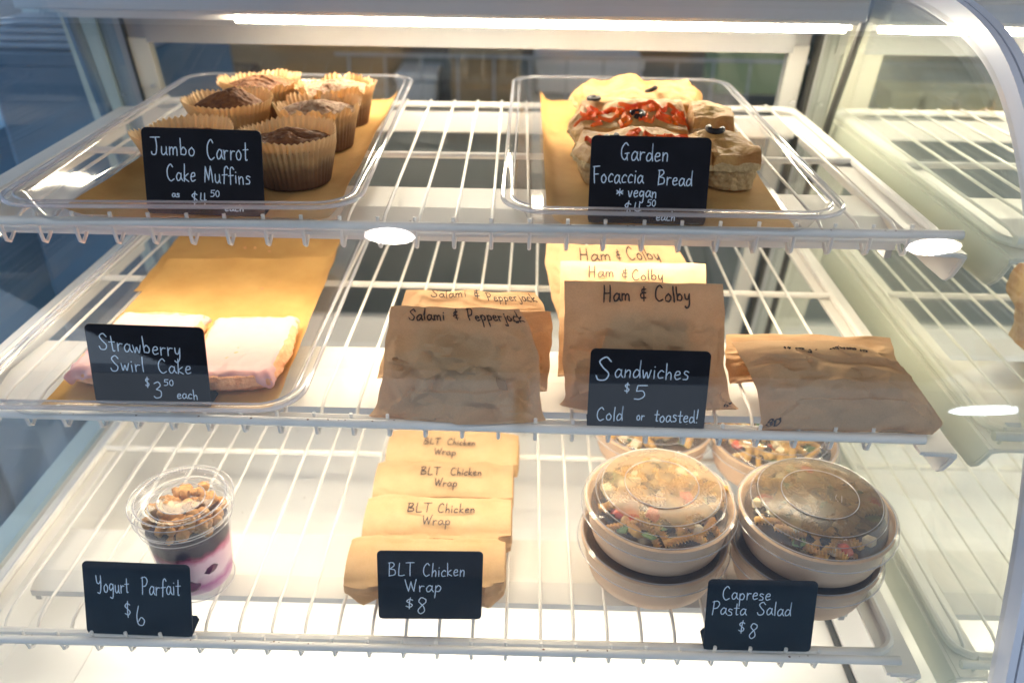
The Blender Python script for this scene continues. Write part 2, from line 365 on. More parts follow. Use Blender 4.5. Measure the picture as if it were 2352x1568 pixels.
def ribbon(mb, strokes, fn, wd, mi=0):
    """pen lines laid on a surface: fn(x,y) -> (point, normal)"""
    for st in strokes:
        if len(st) == 2 and abs(st[0][0]-st[1][0])+abs(st[0][1]-st[1][1]) > 3*wd:
            a, b = st; st = [(a[0]+(b[0]-a[0])*t/6, a[1]+(b[1]-a[1])*t/6, 0) for t in range(7)]
        L = []; N = len(st)
        for i, q in enumerate(st):
            a = st[max(i-1, 0)]; b = st[min(i+1, N-1)]; d = Vector((b[0]-a[0], b[1]-a[1])); d = d.normalized() if d.length > 1e-9 else Vector((1, 0))
            n = Vector((-d.y, d.x)); w = wd*(.5 if N < 3 else (.38 if i in (0, N-1) else .5))
            ext = -d*wd*.4 if i == 0 else (d*wd*.4 if i == N-1 else Vector((0, 0)))
            L.append((q[0]+n.x*w+ext.x, q[1]+n.y*w+ext.y)); L.append((q[0]-n.x*w+ext.x, q[1]-n.y*w+ext.y))
        vs = []; ht = wd*.16
        for (a, b) in L:
            p, nn = fn(a, b); vs.append(p+nn*ht)
        lo = []
        for (a, b) in L:
            p, nn = fn(a, b); lo.append(p-nn*ht*.4)
        n2 = len(vs); fs = []
        for i in range(N-1):
            fs.append((2*i, 2*i+2, 2*i+3, 2*i+1)); fs.append((n2+2*i, 2*i, 2*i+1, n2+2*i+1) if i == 0 else (2*i, n2+2*i, n2+2*i+2, 2*i+2))
            fs.append((2*i+1, 2*i+3, n2+2*i+3, n2+2*i+1))
        mb.add(vs+lo, fs, mi)

# ================================================================== THE ROOM
FLOOR = MB(); FLOOR.add([(-12, -12, 0), (12, -12, 0), (12, 12, 0), (-12, 12, 0)], [(0, 1, 2, 3)]); struct(FLOOR.build('floor', M['shopfloor'], smooth=False))
m = MB(); m.box((-6, 3.2, 0), (6, 3.3, 1.45)); struct(m.build('wall_lower', M['kitchenwall'], smooth=False))
m = MB(); m.box((-6, 3.19, 1.45), (6, 3.3, 2.9)); struct(m.build('wall_upper', M['palewall'], smooth=False))
m = MB(); m.box((-2.2, -3.4, 2.9), (2.5, 3.3, 3.0)); struct(m.build('ceiling', M['ceil'], smooth=False))
m = MB(); m.box((-6, -3.5, 0), (6, -3.4, .55)); m.box((-6, -3.5, 2.75), (6, -3.4, 2.9)); struct(m.build('wall_front', M['palewall'], smooth=False))
t = thing('shop_window', 'wide bright daylight window of the shop behind the photographer', 'window', (0, -3.45, .55), world=True)
m = MB(); m.box((-5.5, -3.47, .55), (5.5, -3.45, 2.75)); m.build('pane', M['window'], t, smooth=False)
for x in (-5.5, -2.75, 0, 2.75, 5.5):
    m = MB(); m.box((x-.04, -3.45, .55), (x+.04, -3.38, 2.75)); m.build('mullion', M['gasket'], t, smooth=False)
# pendant lamps whose discs mirror in the curved glass
def pendant(x, y, z, r, mat, label, ry=None, hub=.18):
    t = thing('pendant_lamp', label, 'ceiling lamp', (x, y, z), group='pendant lamps of the shop')
    m = MB(); m.lathe([(0.001, .0), (r, .0), (r*1.02, .01), (r*.9, .03), (.02, .06)], 40, warp=(lambda a, b, c: (a*(1+((ry or 1)-1)*abs(sin(c))), b)))
    m.build('shade', mat, t)
    m = MB(); m.lathe([(0.001, -.004), (r*hub, -.004), (r*hub, .0)], 20); m.build('hub', M['lampdark'], t)
    m = MB(); m.tube([(0, 0, .05), (0, 0, 2.9-z)], .005, 6); m.build('cord', M['lampdark'], t)
pendant(-.425, -.563, 2.70, .072, M['lampshade'], 'round warm pendant lamp mirrored left of centre in the glass')
pendant(1.281, -.563, 2.70, .074, M['lampshade'], 'round warm pendant lamp mirrored at the right end of the top shelf', hub=.01)
pendant(1.86, -1.97, 1.90, .13, M['lampcool'], 'cool white pendant lamp mirrored right of the folded paper bag', hub=.01)

pendant(-2.13, -.563, 2.70, .073, M['lampshade'], 'added unseen pendant lamp, furthest left in the shop', hub=.01)  # added lamp out of view, gives directional light on the bag creases
pendant(2.99, -.563, 2.70, .073, M['lampshade'], 'added unseen pendant lamp, furthest right in the shop', hub=.01)  # its added counterpart on the right, also unseen, more key light

# kitchen behind the rear doors
m = MB(); m.box((-1.9, 1.95, 0), (2.4, 2.7, .885)); m.box((-1.95, 1.93, .885), (2.45, 2.72, .90))
tagit(m.build('back_counter', M['counter'], smooth=False), 'grey green work counter behind the rear glass doors', 'counter')
def kbox(name, a, b, mat, label, cat, bev=.006, lid=None):
    t = thing(name, label, cat, ((a[0]+b[0])/2, (a[1]+b[1])/2, a[2]), world=True)
    m = MB(); m.box(a, b, bev=bev); m.build('body', mat, t)
    m = MB(); m.box((a[0]-.004, a[1]-.004, b[2]-.02), (b[0]+.004, b[1]+.004, b[2]+.003), bev=.003); m.build('lid', lid or mat, t)
kbox('cardboard_box', (-.19, 2.05, .90), (-.02, 2.25, 1.03), M['tan'], 'tan box standing upright on the back counter, seen between the two upper trays', 'box')
kbox('cardboard_box', (-.90, 2.10, .90), (-.36, 2.40, 1.045), M['tan'], 'long brown box on the back counter above the muffins', 'box')
kbox('wooden_crate', (-1.05, 2.0, .90), (-.68, 2.08, .985), M['darkbrown'], 'dark wooden crate low on the back counter left of the muffins', 'crate')
kbox('storage_bin', (.46, 2.05, .94), (.66, 2.2, 1.055), M['greenbin'], 'pale green bin seen above the focaccia tray through the door', 'bin')
kbox('storage_bin', (.68, 2.06, .90), (.76, 2.2, 1.06), M['darkgreen'], 'dark green bin right beside the pale green bin', 'bin')
kbox('plastic_tub', (-.33, 2.08, .90), (-.23, 2.2, .97), M['plasticwhite'], 'small white tub on the back counter left of the upright tan box', 'tub')
kbox('plastic_tub', (.02, 2.2, .90), (.30, 2.4, .985), M['plasticwhite'], 'wide white tub on the back counter right of the upright tan box', 'tub')
for i in range(5):
    kbox('butter_packet', (.90+i*.085, 2.05, .90), (.975+i*.085, 2.15, .955), M['butter'], ['yellow packet on the back counter, first of the row from the left', 'yellow packet second from the left in the counter row',
        'middle yellow packet of the row of five behind the neighbouring section', 'yellow packet second from the right in the counter row', 'yellow packet at the right end of the counter row'][i], 'packet')
# wire rack standing in the kitchen
t = thing('wire_rack', 'white wire rack standing before the tan box behind the door', 'rack', (-.1, 1.95, .90), world=True)
for i in range(14):
    x = -.42+i*.085; m = MB(); m.tube([(x, 1.94, .90), (x, 1.95, 1.04)], .0025, 6); m.build('wire', M['greymetal'], t)
m = MB(); m.tube([(-.45, 1.945, 1.04), (.72, 1.945, 1.04)], .004, 6); m.build('top_rail', M['greymetal'], t)
m = MB(); m.tube([(-.45, 1.945, .905), (.72, 1.945, .905)], .004, 6); m.build('bottom_rail', M['greymetal'], t)

# left of the case
kbox('dark_crate', (-.90, 1.36, 0.02), (-.62, 1.75, 1.14), M['darkbox'], 'tall dark crate standing left of the case behind the end glass', 'crate', bev=.01)
t = thing('folded_cloth', 'pile of blue grey folded cloth lying on the dark crate', 'cloth', (-.76, 1.5, 1.143))
for i in range(4):
    m = MB(); m.box((-.13+.008*i, -.12, .012*i), (.13-.012*i, .12, .012*i+.0105), bev=.004); m.build('fold', M['bluegrey'], t)
t = thing('logo_card', 'pale green card with sun logo and large letters at upper left', 'card', (-.775, 1.42, 1.194), (radians(-8), 0, radians(-4)))
m = MB(); m.box((-.075, 0, 0), (.10, .004, .075), bev=.001); m.build('card', M['palesign'], t)
m = MB(); fl = lambda a, b: (Vector((a, -.0012, b)), Vector((0, -1, 0)))
ribbon(m, text_strokes('NOB', -.040, .012, .026, .085, 3), fl, .0038); m.build('lettering', M['signink'], t)
m = MB()
for k in range(20):
    a = 2*pi*k/20; ribbon(m, [[(-.026+.024*cos(a), .026+.024*sin(a), 0), (-.026+.031*cos(a+.1), .026+.031*sin(a+.1), 0)]], fl, .0022)
ribbon(m, [[(-.026+.024*cos(2*pi*k/24), .026+.024*sin(2*pi*k/24), 0) for k in range(6, 24)]], fl, .0016)
m.build('sun_logo', M['signink'], t)
t = thing('blue_cabinet', 'blue painted plank cabinet standing left of the case', 'cabinet', (-1.35, 1.6, 0), world=True)
for i in range(9):
    m = MB(); m.box((-1.6, .2+i*.3, 0), (-1.1, .2+i*.3+.29, .93-.02*(i % 2)), bev=.006); m.build('plank', M['bluepaint' if i % 3 else 'bluegrey'], t)
kbox('paper_sack', (-1.09, 1.28, 0.0), (-.93, 1.42, .47), M['plasticwhite'], 'small pale sack on the shop floor seen under the left ends of the shelves', 'sack', bev=.03)

# ================================================================== THE CASE
CASE = thing('display_case', 'white refrigerated display case with curved glass front', 'display case', (0, .8, .60), world=True)
XL, XR, XD = -.55, .372, .391
XE = 1.15        # far end of the neighbouring section
PROF = [(.39, .62), (.4154, .7295), (.441, .8273), (.4605, .8963), (.4768, .9535), (.499, 1.0147), (.5319, 1.0839), (.5761, 1.1482), (.6208, 1.2021), (.6678, 1.2404), (.7084, 1.2659), (.7688, 1.2857), (.8753, 1.2976), (.985, 1.30)]
PS = [(v.x, v.y) for v in catmull([Vector((a, b, 0)) for a, b in PROF], 5)]
for _ in range(25): PS = [PS[0]]+[(.25*PS[i-1][0]+.5*PS[i][0]+.25*PS[i+1][0], .25*PS[i-1][1]+.5*PS[i][1]+.25*PS[i+1][1]) for i in range(1, len(PS)-1)]+[PS[-1]]
def offs(P, d):
    o = []
    for i, p in enumerate(P):
        a = P[max(i-1, 0)]; b = P[min(i+1, len(P)-1)]; tx, ty = b[0]-a[0], b[1]-a[1]; L = sqrt(tx*tx+ty*ty); o.append((p[0]-ty/L*d, p[1]+tx/L*d))
    return o
def curved_sheet(x0, x1, d0, d1):
    m = MB(); A = offs(PS, d0); B = offs(PS, d1); n = len(A)
    vs = [(x0, *p) for p in A]+[(x1, *p) for p in A]+[(x0, *p) for p in B]+[(x1, *p) for p in B]
    fs = []
    for i in range(n-1):
        fs += [(i, n+i, n+i+1, i+1), (2*n+i, 2*n+i+1, 3*n+i+1, 3*n+i), (i, i+1, 2*n+i+1, 2*n+i), (n+i, 3*n+i, 3*n+i+1, n+i+1)]
    fs += [(0, 2*n, 3*n, n), (n-1, 2*n-1, 4*n-1, 3*n-1)]
    m.add(vs, fs); return m
curved_sheet(XL-.003, XD-.0025, 0, .005).build('front_glass', M['frontglass'], CASE)
curved_sheet(XD+.013, XE, 0, .005).build('front_glass', M['frontglass'], CASE)
# trims following the glass at the divider and the far left end
curved_sheet(XD-.0020, XD+.0125, -.0015, .016).build('curved_trim', M['trim'], CASE)
curved_sheet(XD-.0028, XD+.0035, .0162, .021).build('trim_bead', M['trim'], CASE)
curved_sheet(XD+.0055, XD+.0135, .0162, .021).build('trim_bead', M['trim'], CASE)
def side_poly(d=-.002, zlow=.765, yb=1.11):
    A = [p for p in offs(PS, d) if p[1] >= zlow]
    return [(A[0][0]-.003, zlow)]+A+[(1.10, 1.297), (yb+.0, 1.25), (1.20, zlow)]
m = MB(); m.prism(side_poly(-.006, .70), 'x', XD-.003, XD+.003); m.build('divider_glass', M['greenglass'], CASE, smooth=False)
m = MB(); m.prism(side_poly(-.001), 'x', XL-.003, XL+.003); m.build('end_glass', M['blueglass'], CASE, smooth=False)
# rear edge strip of the end glass
m = MB(); m.tube([(XL-.006, 1.020, 1.285), (XL-.006, 1.064, 1.117), (XL-.006, 1.10, .97), (XL-.006, 1.14, .78)], .0085, 8); m.build('end_glass_seal', M['steelblue'], CASE)
m = MB(); m.tube([(XD-.004, .992, 1.285), (XD-.004, 1.043, 1.14), (XD-.004, 1.09, .97), (XD-.004, 1.13, .72)], .005, 8); m.build('divider_seal', M['gasket'], CASE)
# deck, side wall and body
m = MB(); m.box((XL+.085, .405, .645), (XD-.03, 1.215, .66)); m.build('floor_deck', M['deck'], CASE, smooth=False)
m = MB(); m.box((XD+.03, .405, .645), (XE, 1.215, .66)); m.build('floor_deck', M['deck'], CASE, smooth=False)
m = MB(); m.box((XL-.02, .405, .600), (XL+.083, 1.215, .6575)); m.build('floor_ledge', M['deck'], CASE, smooth=False)
m = MB(); m.box((XD-.028, .405, .640), (XD+.028, 1.215, .668)); m.build('divider_base', M['deck'], CASE, smooth=False)
m = MB(); m.tube([(XD-.031, .42, .662), (XD-.031, 1.2, .662)], .004, 6); m.build('divider_gasket', M['gasket'], CASE)
m = MB(); m.box((XL-.028, .40, .55), (XL-.004, 1.215, .765)); m.build('side_wall', M['enamel'], CASE, smooth=False)
m = MB(); m.box((XL-.03, .36, .30), (XE, 1.25, .598)); m.build('base_body', M['enamel'], CASE, smooth=False)
m = MB(); m.box((XL-.03, .37, .598), (XE, .403, .668)); m.build('front_sill', M['enamel'], CASE, smooth=False)
m = MB(); m.box((XL-.03, 1.217, .598), (XE, 1.235, .71)); m.build('rear_sill', M['deck'], CASE, smooth=False)
# leaning rear door plane: D(x, s, n)
LU = Vector((0, -.1736, .985)); LN = Vector((0, -.985, -.1736)); LO = Vector((0, 1.14, 1.13))
def D(x, s, n): return Vector((x, 0, 0))+LO+LU*s+LN*n
def dbox(m, x0, x1, s0, s1, n0, n1):
    P = [D(x, s, n) for s in (s0, s1) for x, n in ((x0, n0), (x1, n0), (x1, n1), (x0, n1))]
    m.add(P, [(3, 2, 1, 0), (4, 5, 6, 7), (0, 1, 5, 4), (1, 2, 6, 5), (2, 3, 7, 6), (3, 0, 4, 7)])
def post(name, x0, x1, n1, mat, par=CASE, s0=-.44, s1=.115):
    m = MB(); dbox(m, x0, x1, s0, s1, -.012, n1); return m.build(name, mat, par, smooth=False)
for mx in (0, 1):
    f = (lambda a, b: (a, b)) if not mx else (lambda a, b: (2*(-.0685)-b, 2*(-.0685)-a))
    for nm, a, b, n1, mt in (('corner_post', -.612, -.5675, .014, 'cream'), ('post_seal', -.5675, -.5655, .006, 'gasket'), ('jamb_post', -.5655, -.5365, .008, 'greymetal'), ('jamb_lip', -.5365, -.533, .012, 'gasket')):
        if mx and nm == 'corner_post': a = -.5925
        a2, b2 = f(a, b)
        if mx: a2 += -.016; b2 += -.016
        post(nm, a2, b2, n1, M[mt])
DR = []
for x0, x1, nn in ((-.533, -.06, .0), (-.085, .373, -.012)):
    door = MB(); dbox(door, x0+.026, x1-.026, -.385, .10, nn-.003, nn+.001)
    # door frame parts
    fr = MB(); dbox(fr, x0, x1, -.44, -.385, nn-.006, nn+.006); fr.build('door_bottom_rail', M['enamel'], CASE, smooth=False)
    fr = MB(); dbox(fr, x0, x1, .082, .11, nn-.006, nn+.006); fr.build('door_top_rail', M['greymetal'], CASE, smooth=False)
    if x0 < -.3:
        fr = MB(); dbox(fr, x0, x0+.026, -.385, .082, nn-.006, nn+.009); fr.build('door_stile', M['cream'], CASE, smooth=False)
    else:
        fr = MB(); dbox(fr, x1-.026, x1, -.385, .082, nn-.006, nn+.009); fr.build('door_stile', M['enamel'], CASE, smooth=False)
    DR.append(door)
m = MB(); dbox(m, -.507, .347, -.385, .085, -.002, .002); m.build('door_glass', M['doorglass'], CASE, smooth=False)
m = MB(); dbox(m, .47, XE, -.385, .085, -.002, .002); m.build('door_glass', M['doorglass'], CASE, smooth=False)
m = MB(); dbox(m, .443, .468, -.385, .085, -.008, .008); m.build('door_stile', M['cream'], CASE, smooth=False)
m = MB(); dbox(m, .443, XE, -.44, -.385, -.008, .006); m.build('door_bottom_rail', M['enamel'], CASE, smooth=False)
m = MB(); dbox(m, .443, XE, .082, .11, -.008, .006); m.build('door_top_rail', M['greymetal'], CASE, smooth=False)
# header and lamp above the doors
for x0, x1 in ((-.5865, XD-.012), (XD+.012, XE)):
    m = MB(); m.box((x0, .97, 1.2635), (x1, 1.20, 1.335), bev=.002); m.build('header', M['greymetal'], CASE, smooth=False)
    m = MB(); dbox(m, max(x0, -.507), (x1 if x0 > 0 else .347), .078, .123, .0065, .013); m.build('track_cover', M['greymetal'], CASE, smooth=False)
    m = MB(); m.box((max(x0, -.56), .994, 1.2575), (x1, 1.03, 1.2633)); m.build('lamp_base', M['enamel'], CASE, smooth=False)
    m = MB(); m.box((max(x0, -.56), 1.0105, 1.2500), (x1, 1.0125, 1.2575)); m.build('added_shade_lip', M['enamel'], CASE, smooth=False)  # lip added behind the tube to shade the track cover
for x0, x1 in ((-.345, .368), (XD+.05, XE-.02)):
    m = MB(); m.tube([(x0, 1.004, 1.2527), (x1, 1.004, 1.2527)], .0052, 12); m.build('top_tube', M['toptube'], CASE)
m = MB(); m.box((XL, .955, 1.3025), (XE, 1.20, 1.3350)) if False else None
# rear ledge just below the top shelf
for x0, x1 in ((-.53, .365), (.41, XE)):
    m = MB(); m.box((x0, 1.10, 1.095), (x1, 1.113, 1.1245), bev=.002); m.build('rear_beam', M['enamel'], CASE, smooth=False)
# screws and dirt on the end posts
for x, s in ((-.515, .02), (-.56, .006), (.363, .012), (.40, .01)):
    m = MB(); p = D(x, s, .012); m.lathe([(0.0001, .0), (.003, .0), (.0045, -.003)], 12, c=(p.x, p.y, p.z)); m.build('screw', M['greymetal'], CASE)

# light fixtures hanging beneath the shelves
FIX = [(1.1399, .687, .730, .798, 'top'), (.989, .623, .6607, .7263, 'middle'), (.7804, .581, .6016, .6667, 'bottom')]
def fixture(i, x0, x1, label):
    zs, ya, yb, yc, nm = FIX[i]
    t = thing('light_fixture', label, 'light fixture', ((x0+x1)/2, yb, zs-.03), world=True, group='slim light fixtures under the wire shelves')
    m = MB(); z = zs-.014
    m.prism([(ya, z-.009), (yb, z), (yc, z-.004), (yc, z-.010), (ya+.0025, z-.0125), (ya+.0015, z-.0165), (ya, z-.0165)], 'x', x0, x1); m.build('housing', M['enamel'], t, smooth=False)
    m = MB(); m.box((x0+.02, ya+.014, z-.0165), (x1-.02, ya+.040, z-.0130), bev=.001); m.build('diffuser', M['tubelow' if i == 2 or x0 > .4 else 'tube'], t)
    for x in (x0+.003, x1-.003):
        m = MB(); m.box((x-.003, ya+.004, z-.026), (x+.003, yc-.004, z-.0126)); m.build('end_cap', M['greymetal'], t, smooth=False)
for i, lb in enumerate(('light fixture hanging under the top shelf', 'light fixture hanging under the middle shelf', 'light fixture hanging under the bottom shelf')):
    fixture(i, -.502, .338, lb)
for i, lb in enumerate(('light fixture under the top shelf of the section beyond the green glass', 'light fixture under the middle shelf of the section beyond the green glass', 'light fixture under the bottom shelf of the section beyond the green glass')):
    fixture(i, .440, 1.115, lb)

# ================================================================== SHELVES
SH = {1: dict(zw=1.1399, zr=.0063, yf=.6315, x0=-.3160, L=.466, c=.0123, cx=.03, rx=(-.50, .362), re=.3656, cross=.24, w=(-5, 21)),
      2: dict(zw=.9890, zr=.0022, yf=.5625, x0=-.4348, L=.48, c=-.0095, cx=-.05, rx=(-.515, .356), re=.3434, cross=.288, w=(-2, 24)),
      3: dict(zw=.7804, zr=.0051, yf=.4988, x0=-.4568, L=.50, c=.0028, cx=-.05, rx=(-.52, .358), re=.3510, cross=.30, w=(-1, 24))}
def make_wire_mesh(L, zr, name):
    m = MB(); m.tube([(0, L, 0), (0, .042, 0), (0, .030, -.003), (0, .017, -.014), (0, .011, -.017), (0, .0065, -.014), (0, .0050, -.005), (0, .0048, zr+.0068)], .00165, 7)
    me = m.build(name, M['wire']); d = me.data; bpy.data.objects.remove(me); return d
WM = {}
def bracket(par, side, x, z, L, inx):
    m = MB(); n = 8
    poly = [(-.002, 0), (L-.02, 0), (L-.02, -.034), (.05, -.034), (.028, -.033)]+[(.020-.010*sin(radians(a)), -.020-.013*cos(radians(a))) for a in range(0, 80, 15)]+[(.003, -.010)]
    m.prism([(a, z+b) for a, b in poly], 'x', x-.0018, x+.0018)
    plate = m.build('bracket_plate', M['enamel'], par, smooth=False)
    m = MB(); a, b = sorted((x, x+inx)); poly = [(-.002, 0), (L-.02, 0), (L-.02, -.003), (-.002, -.003)]
    m.prism([(p, z+.001+q) for p, q in poly], 'x', a+(.0018 if inx > 0 else 0), b-(.0018 if inx < 0 else 0)); m.build('bracket_flange', M['enamel'], par, smooth=False)
    # thick rounded front lip of the plate
    m = MB(); m.tube([(x+inx*.9, -.002, z-.0005), (x+inx*.25, -.0025, z-.0005), (x, -.002, z-.003), (x, .002, z-.012), (x, .0085, z-.024), (x, .016, z-.031)], .0022, 6); m.build('bracket_lip', M['enamel'], plate)
def shelf(k, label, dx=0, kr=None, rx=None, re=None, le=None, brk=((-.535, .03), (.372, -.03))):
    s = SH[k]; rx = rx or s['rx']; cx = s['cx']+dx; kr = kr or s['w']
    t = thing('wire_shelf', label, 'shelf', (cx, s['yf'], s['zw']), (0, 0, s['c']))
    if k not in WM: WM[k] = make_wire_mesh(s['L'], s['zr'], 'wire_%d' % k)
    for i in range(*kr):
        o = share(WM[k], 'wire', t, (s['x0']+dx+i*.032-cx+(random.uniform(-.0006, .0006)), 0, 0), (0, 0, random.uniform(-.0012, .0012)))
    zf = -.0058
    m = MB(); P = rrect(rx[0]-cx, .018, rx[1]-cx, s['L']+.002, .022, 5); m.tube([(a, b, zf) for a, b in P], .0041, 8, closed=True); m.build('frame', M['wire'], t)
    m = MB(); m.tube([(rx[0]-cx, s['cross'], zf), (rx[1]-cx, s['cross'], zf)], .0038, 8); m.build('cross_rod', M['wire'], t)
    le = le if le is not None else rx[0]-.01; re = re or s['re']
    m = MB(); m.tube([(le-cx, 0, s['zr']), (re-cx, 0, s['zr'])], .0041, 10); m.build('front_rail', M['wire'], t)
    for bx, inx in brk: bracket(t, 0, bx-cx, -.0105, s['L'], inx)
    return t
shelf(1, 'top white wire shelf carrying the muffin tray and the bread tray')
shelf(2, 'middle white wire shelf carrying the pink cake tray and the sandwiches')
shelf(3, 'bottom white wire shelf carrying parfait, wraps and pasta salads')
NB = ((.406, .03),)
shelf(1, 'empty top wire shelf of the neighbouring section beyond the green glass', .7395, (0, 22), (.412, 1.12), 1.12, .405, NB)
shelf(2, 'middle wire shelf of the neighbouring section beyond the green glass', .85, (0, 21), (.412, 1.12), 1.12, .405, NB)
shelf(3, 'bottom wire shelf of the neighbouring section beyond the green glass', .88, (0, 21), (.412, 1.12), 1.12, .405, NB)

rnd = random.Random(12)
t = thing('rust_speck', 'tiny rust and dirt specks on the shelf rails and deck', 'speck', (0, .5, .66), world=True)
m = MB()
def speck(x, y, z, r):
    m.add([(x+r*cos(a)*rnd.uniform(.6, 1.6), y+r*sin(a)*rnd.uniform(.6, 1.3), z) for a in [k*pi/3 for k in range(6)]]+[(x, y, z+r*.3)], [(k, (k+1) % 6, 6) for k in range(6)])
for k in (1, 2, 3):
    s = SH[k]
    for _ in range(16): speck(rnd.uniform(-.48, .33), s['yf']+s['c']*0+rnd.uniform(-.001, .001), s['zw']+s['zr']+.0040, rnd.uniform(.0004, .0011))
for _ in range(14): speck(rnd.uniform(-.45, .3), rnd.uniform(.6, 1.1), .6602, rnd.uniform(.0006, .0014))
m.build('specks', M['rust'], t)['kind'] = 'stuff'
# ================================================================== TRAYS
def tray(loc, rot, Wd, Dp, label):
    t = thing('clear_tray', label, 'tray', loc, (0, 0, rot), group='clear acrylic trays')
    loops = [(.027, .0018, .020), (.024, .0045, .022), (.0135, .024, .030), (.0115, .0275, .032), (.0075, .029, .034), (.003, .0292, .037), (.0008, .0285, .038), (.0, .0262, .0385)]
    m = MB(); n = 8; rings = []
    for ins, z, r in loops: rings.append([(a, b, z) for a, b in rrect(-Wd/2+ins, ins, Wd/2-ins, Dp-ins, r, n)])
    K = len(rings[0]); vs = [p for R in rings for p in R]; fs = [(i*K+k, i*K+(k+1) % K, (i+1)*K+(k+1) % K, (i+1)*K+k) for i in range(len(rings)-1) for k in range(K)]
    m.add(vs, fs); inner = [(x*(1-.004/Wd*2) if 0 else x, y, z-.0022) for x, y, z in vs[:K*5]]
    m.build('tray_wall', M['acrylic'], t)
    m = MB(); P = rings[0]; m.add(P+[(x, y, z-.0016) for x, y, z in P], [tuple(range(K)), tuple(range(2*K-1, K-1, -1))]+[(k, (k+1) % K, K+(k+1) % K, K+k) for k in range(K)]); m.build('tray_base', M['acrylic'], t)
    m = MB(); m.tube([(a, b, .0275) for a, b in rrect(-Wd/2+.002, .002, Wd/2-.002, Dp-.002, .036, 8)], .0019, 8, closed=True); m.build('tray_rim', M['acrylicrim'], t)
    m = MB(); m.tube([(a, b, .0288) for a, b in rrect(-Wd/2+.010, .010, Wd/2-.010, Dp-.010, .030, 8)], .0010, 6, closed=True); m.build('inner_rim', M['acrylicrim'], t)
    return t
Z1, Z2, Z3 = 1.1399+.0017, .989+.0017, .7804+.0017
tray((-.283, .603, Z1), radians(2.0), .300, .50, 'clear tray holding the muffins, left on the top shelf')
tray((.122, .607, Z1), radians(0), .286, .51, 'clear tray holding the focaccia, right on the top shelf')
tray((-.325, .537, Z2), radians(.8), .286, .50, 'clear tray holding the pink cake on the middle shelf')
def sheet(corners, z, label, mat, amp=.0015, seed=0, curl=None, n=28):
    # corners: front-left, front-right, back-right, back-left in world xy
    cx = sum(c[0] for c in corners)/4; cy = sum(c[1] for c in corners)/4
    m = MB(); vs = []
    for th in (0, 1):
        for j in range(n+1):
            for i in range(n+1):
                u, v = i/n, j/n; a, b, c, d = [Vector(q) for q in corners]
                p = a.lerp(b, u).lerp(d.lerp(c, u), v); e = min(u, 1-u, v, 1-v)
                h = .0012*max(0, 1-7*abs(noise.noise(Vector((p.x*11+seed*3, p.y*11, 7)))))+amp*(1+noise.noise(Vector((p.x*14+seed, p.y*9, seed))))*(.5+1.5*max(0, .25-e)*4)
                if curl: h += curl(u, v)
                jx = .0016*noise.noise(Vector((v*9, seed+u, 3)))
                vs.append((p.x+jx-cx, p.y-cy, h-th*.00025))
    N = (n+1)*(n+1); fs = []
    for j in range(n):
        for i in range(n):
            q = (j*(n+1)+i, j*(n+1)+i+1, (j+1)*(n+1)+i+1, (j+1)*(n+1)+i); fs.append(q); fs.append(tuple(N+k for k in reversed(q)))
    for k in range(n):
        for a, b in ((k, k+1), (n*(n+1)+k, n*(n+1)+k+1), (k*(n+1), (k+1)*(n+1)), (k*(n+1)+n, (k+1)*(n+1)+n)): fs.append((a, b, N+b, N+a))
    m.add(vs, fs); o = m.build('parchment_sheet', mat); o.location = (cx, cy, z); tagit(o, label, 'baking paper'); return o
zt = .0022
sheet([(-.392, .640), (-.158, .640), (-.168, 1.068), (-.372, 1.060)], Z1+zt, 'brown baking paper under the muffins', M['parchment'], seed=1, curl=lambda u, v: .012*max(0, (u-.93)/.07)**2+.006*max(0, (.06-u)/.06))
sheet([(.018, .640), (.228, .640), (.236, 1.085), (.016, 1.072)], Z1+zt, 'brown baking paper under the focaccia', M['parchment'], seed=5, curl=lambda u, v: .014*max(0, (.07-u)/.07)**2)
sheet([(-.436, .80), (-.232, .80), (-.236, .99), (-.446, .985)], Z2+zt, 'rear sheet of brown baking paper lying in the pink cake tray', M['parchment'], amp=.0008, seed=8)
sheet([(-.418, .572), (-.210, .572), (-.224, .884), (-.424, .872)], Z2+zt+.0022, 'front sheet of brown baking paper under the pink cake', M['parchment'], amp=.0012, seed=11, curl=lambda u, v: .010*max(0, (u-.94)/.06)**2+.004*max(0, (v-.95)/.05))
# crumbs on the rear sheet
t = thing('cake_crumb', 'few small orange crumbs lying on the rear baking paper', 'crumb', (-.37, .86, Z2+.006), group='cake crumbs on the paper')
for i in range(7):
    m = MB(); m.lathe([(.0001, 0), (.0016, .0004), (.0012, .0016), (.0001, .002)], 6); m.build('crumb', M['sponge'], t).location = (random.uniform(-.05, .10), random.uniform(-.07, .07), -.0015)

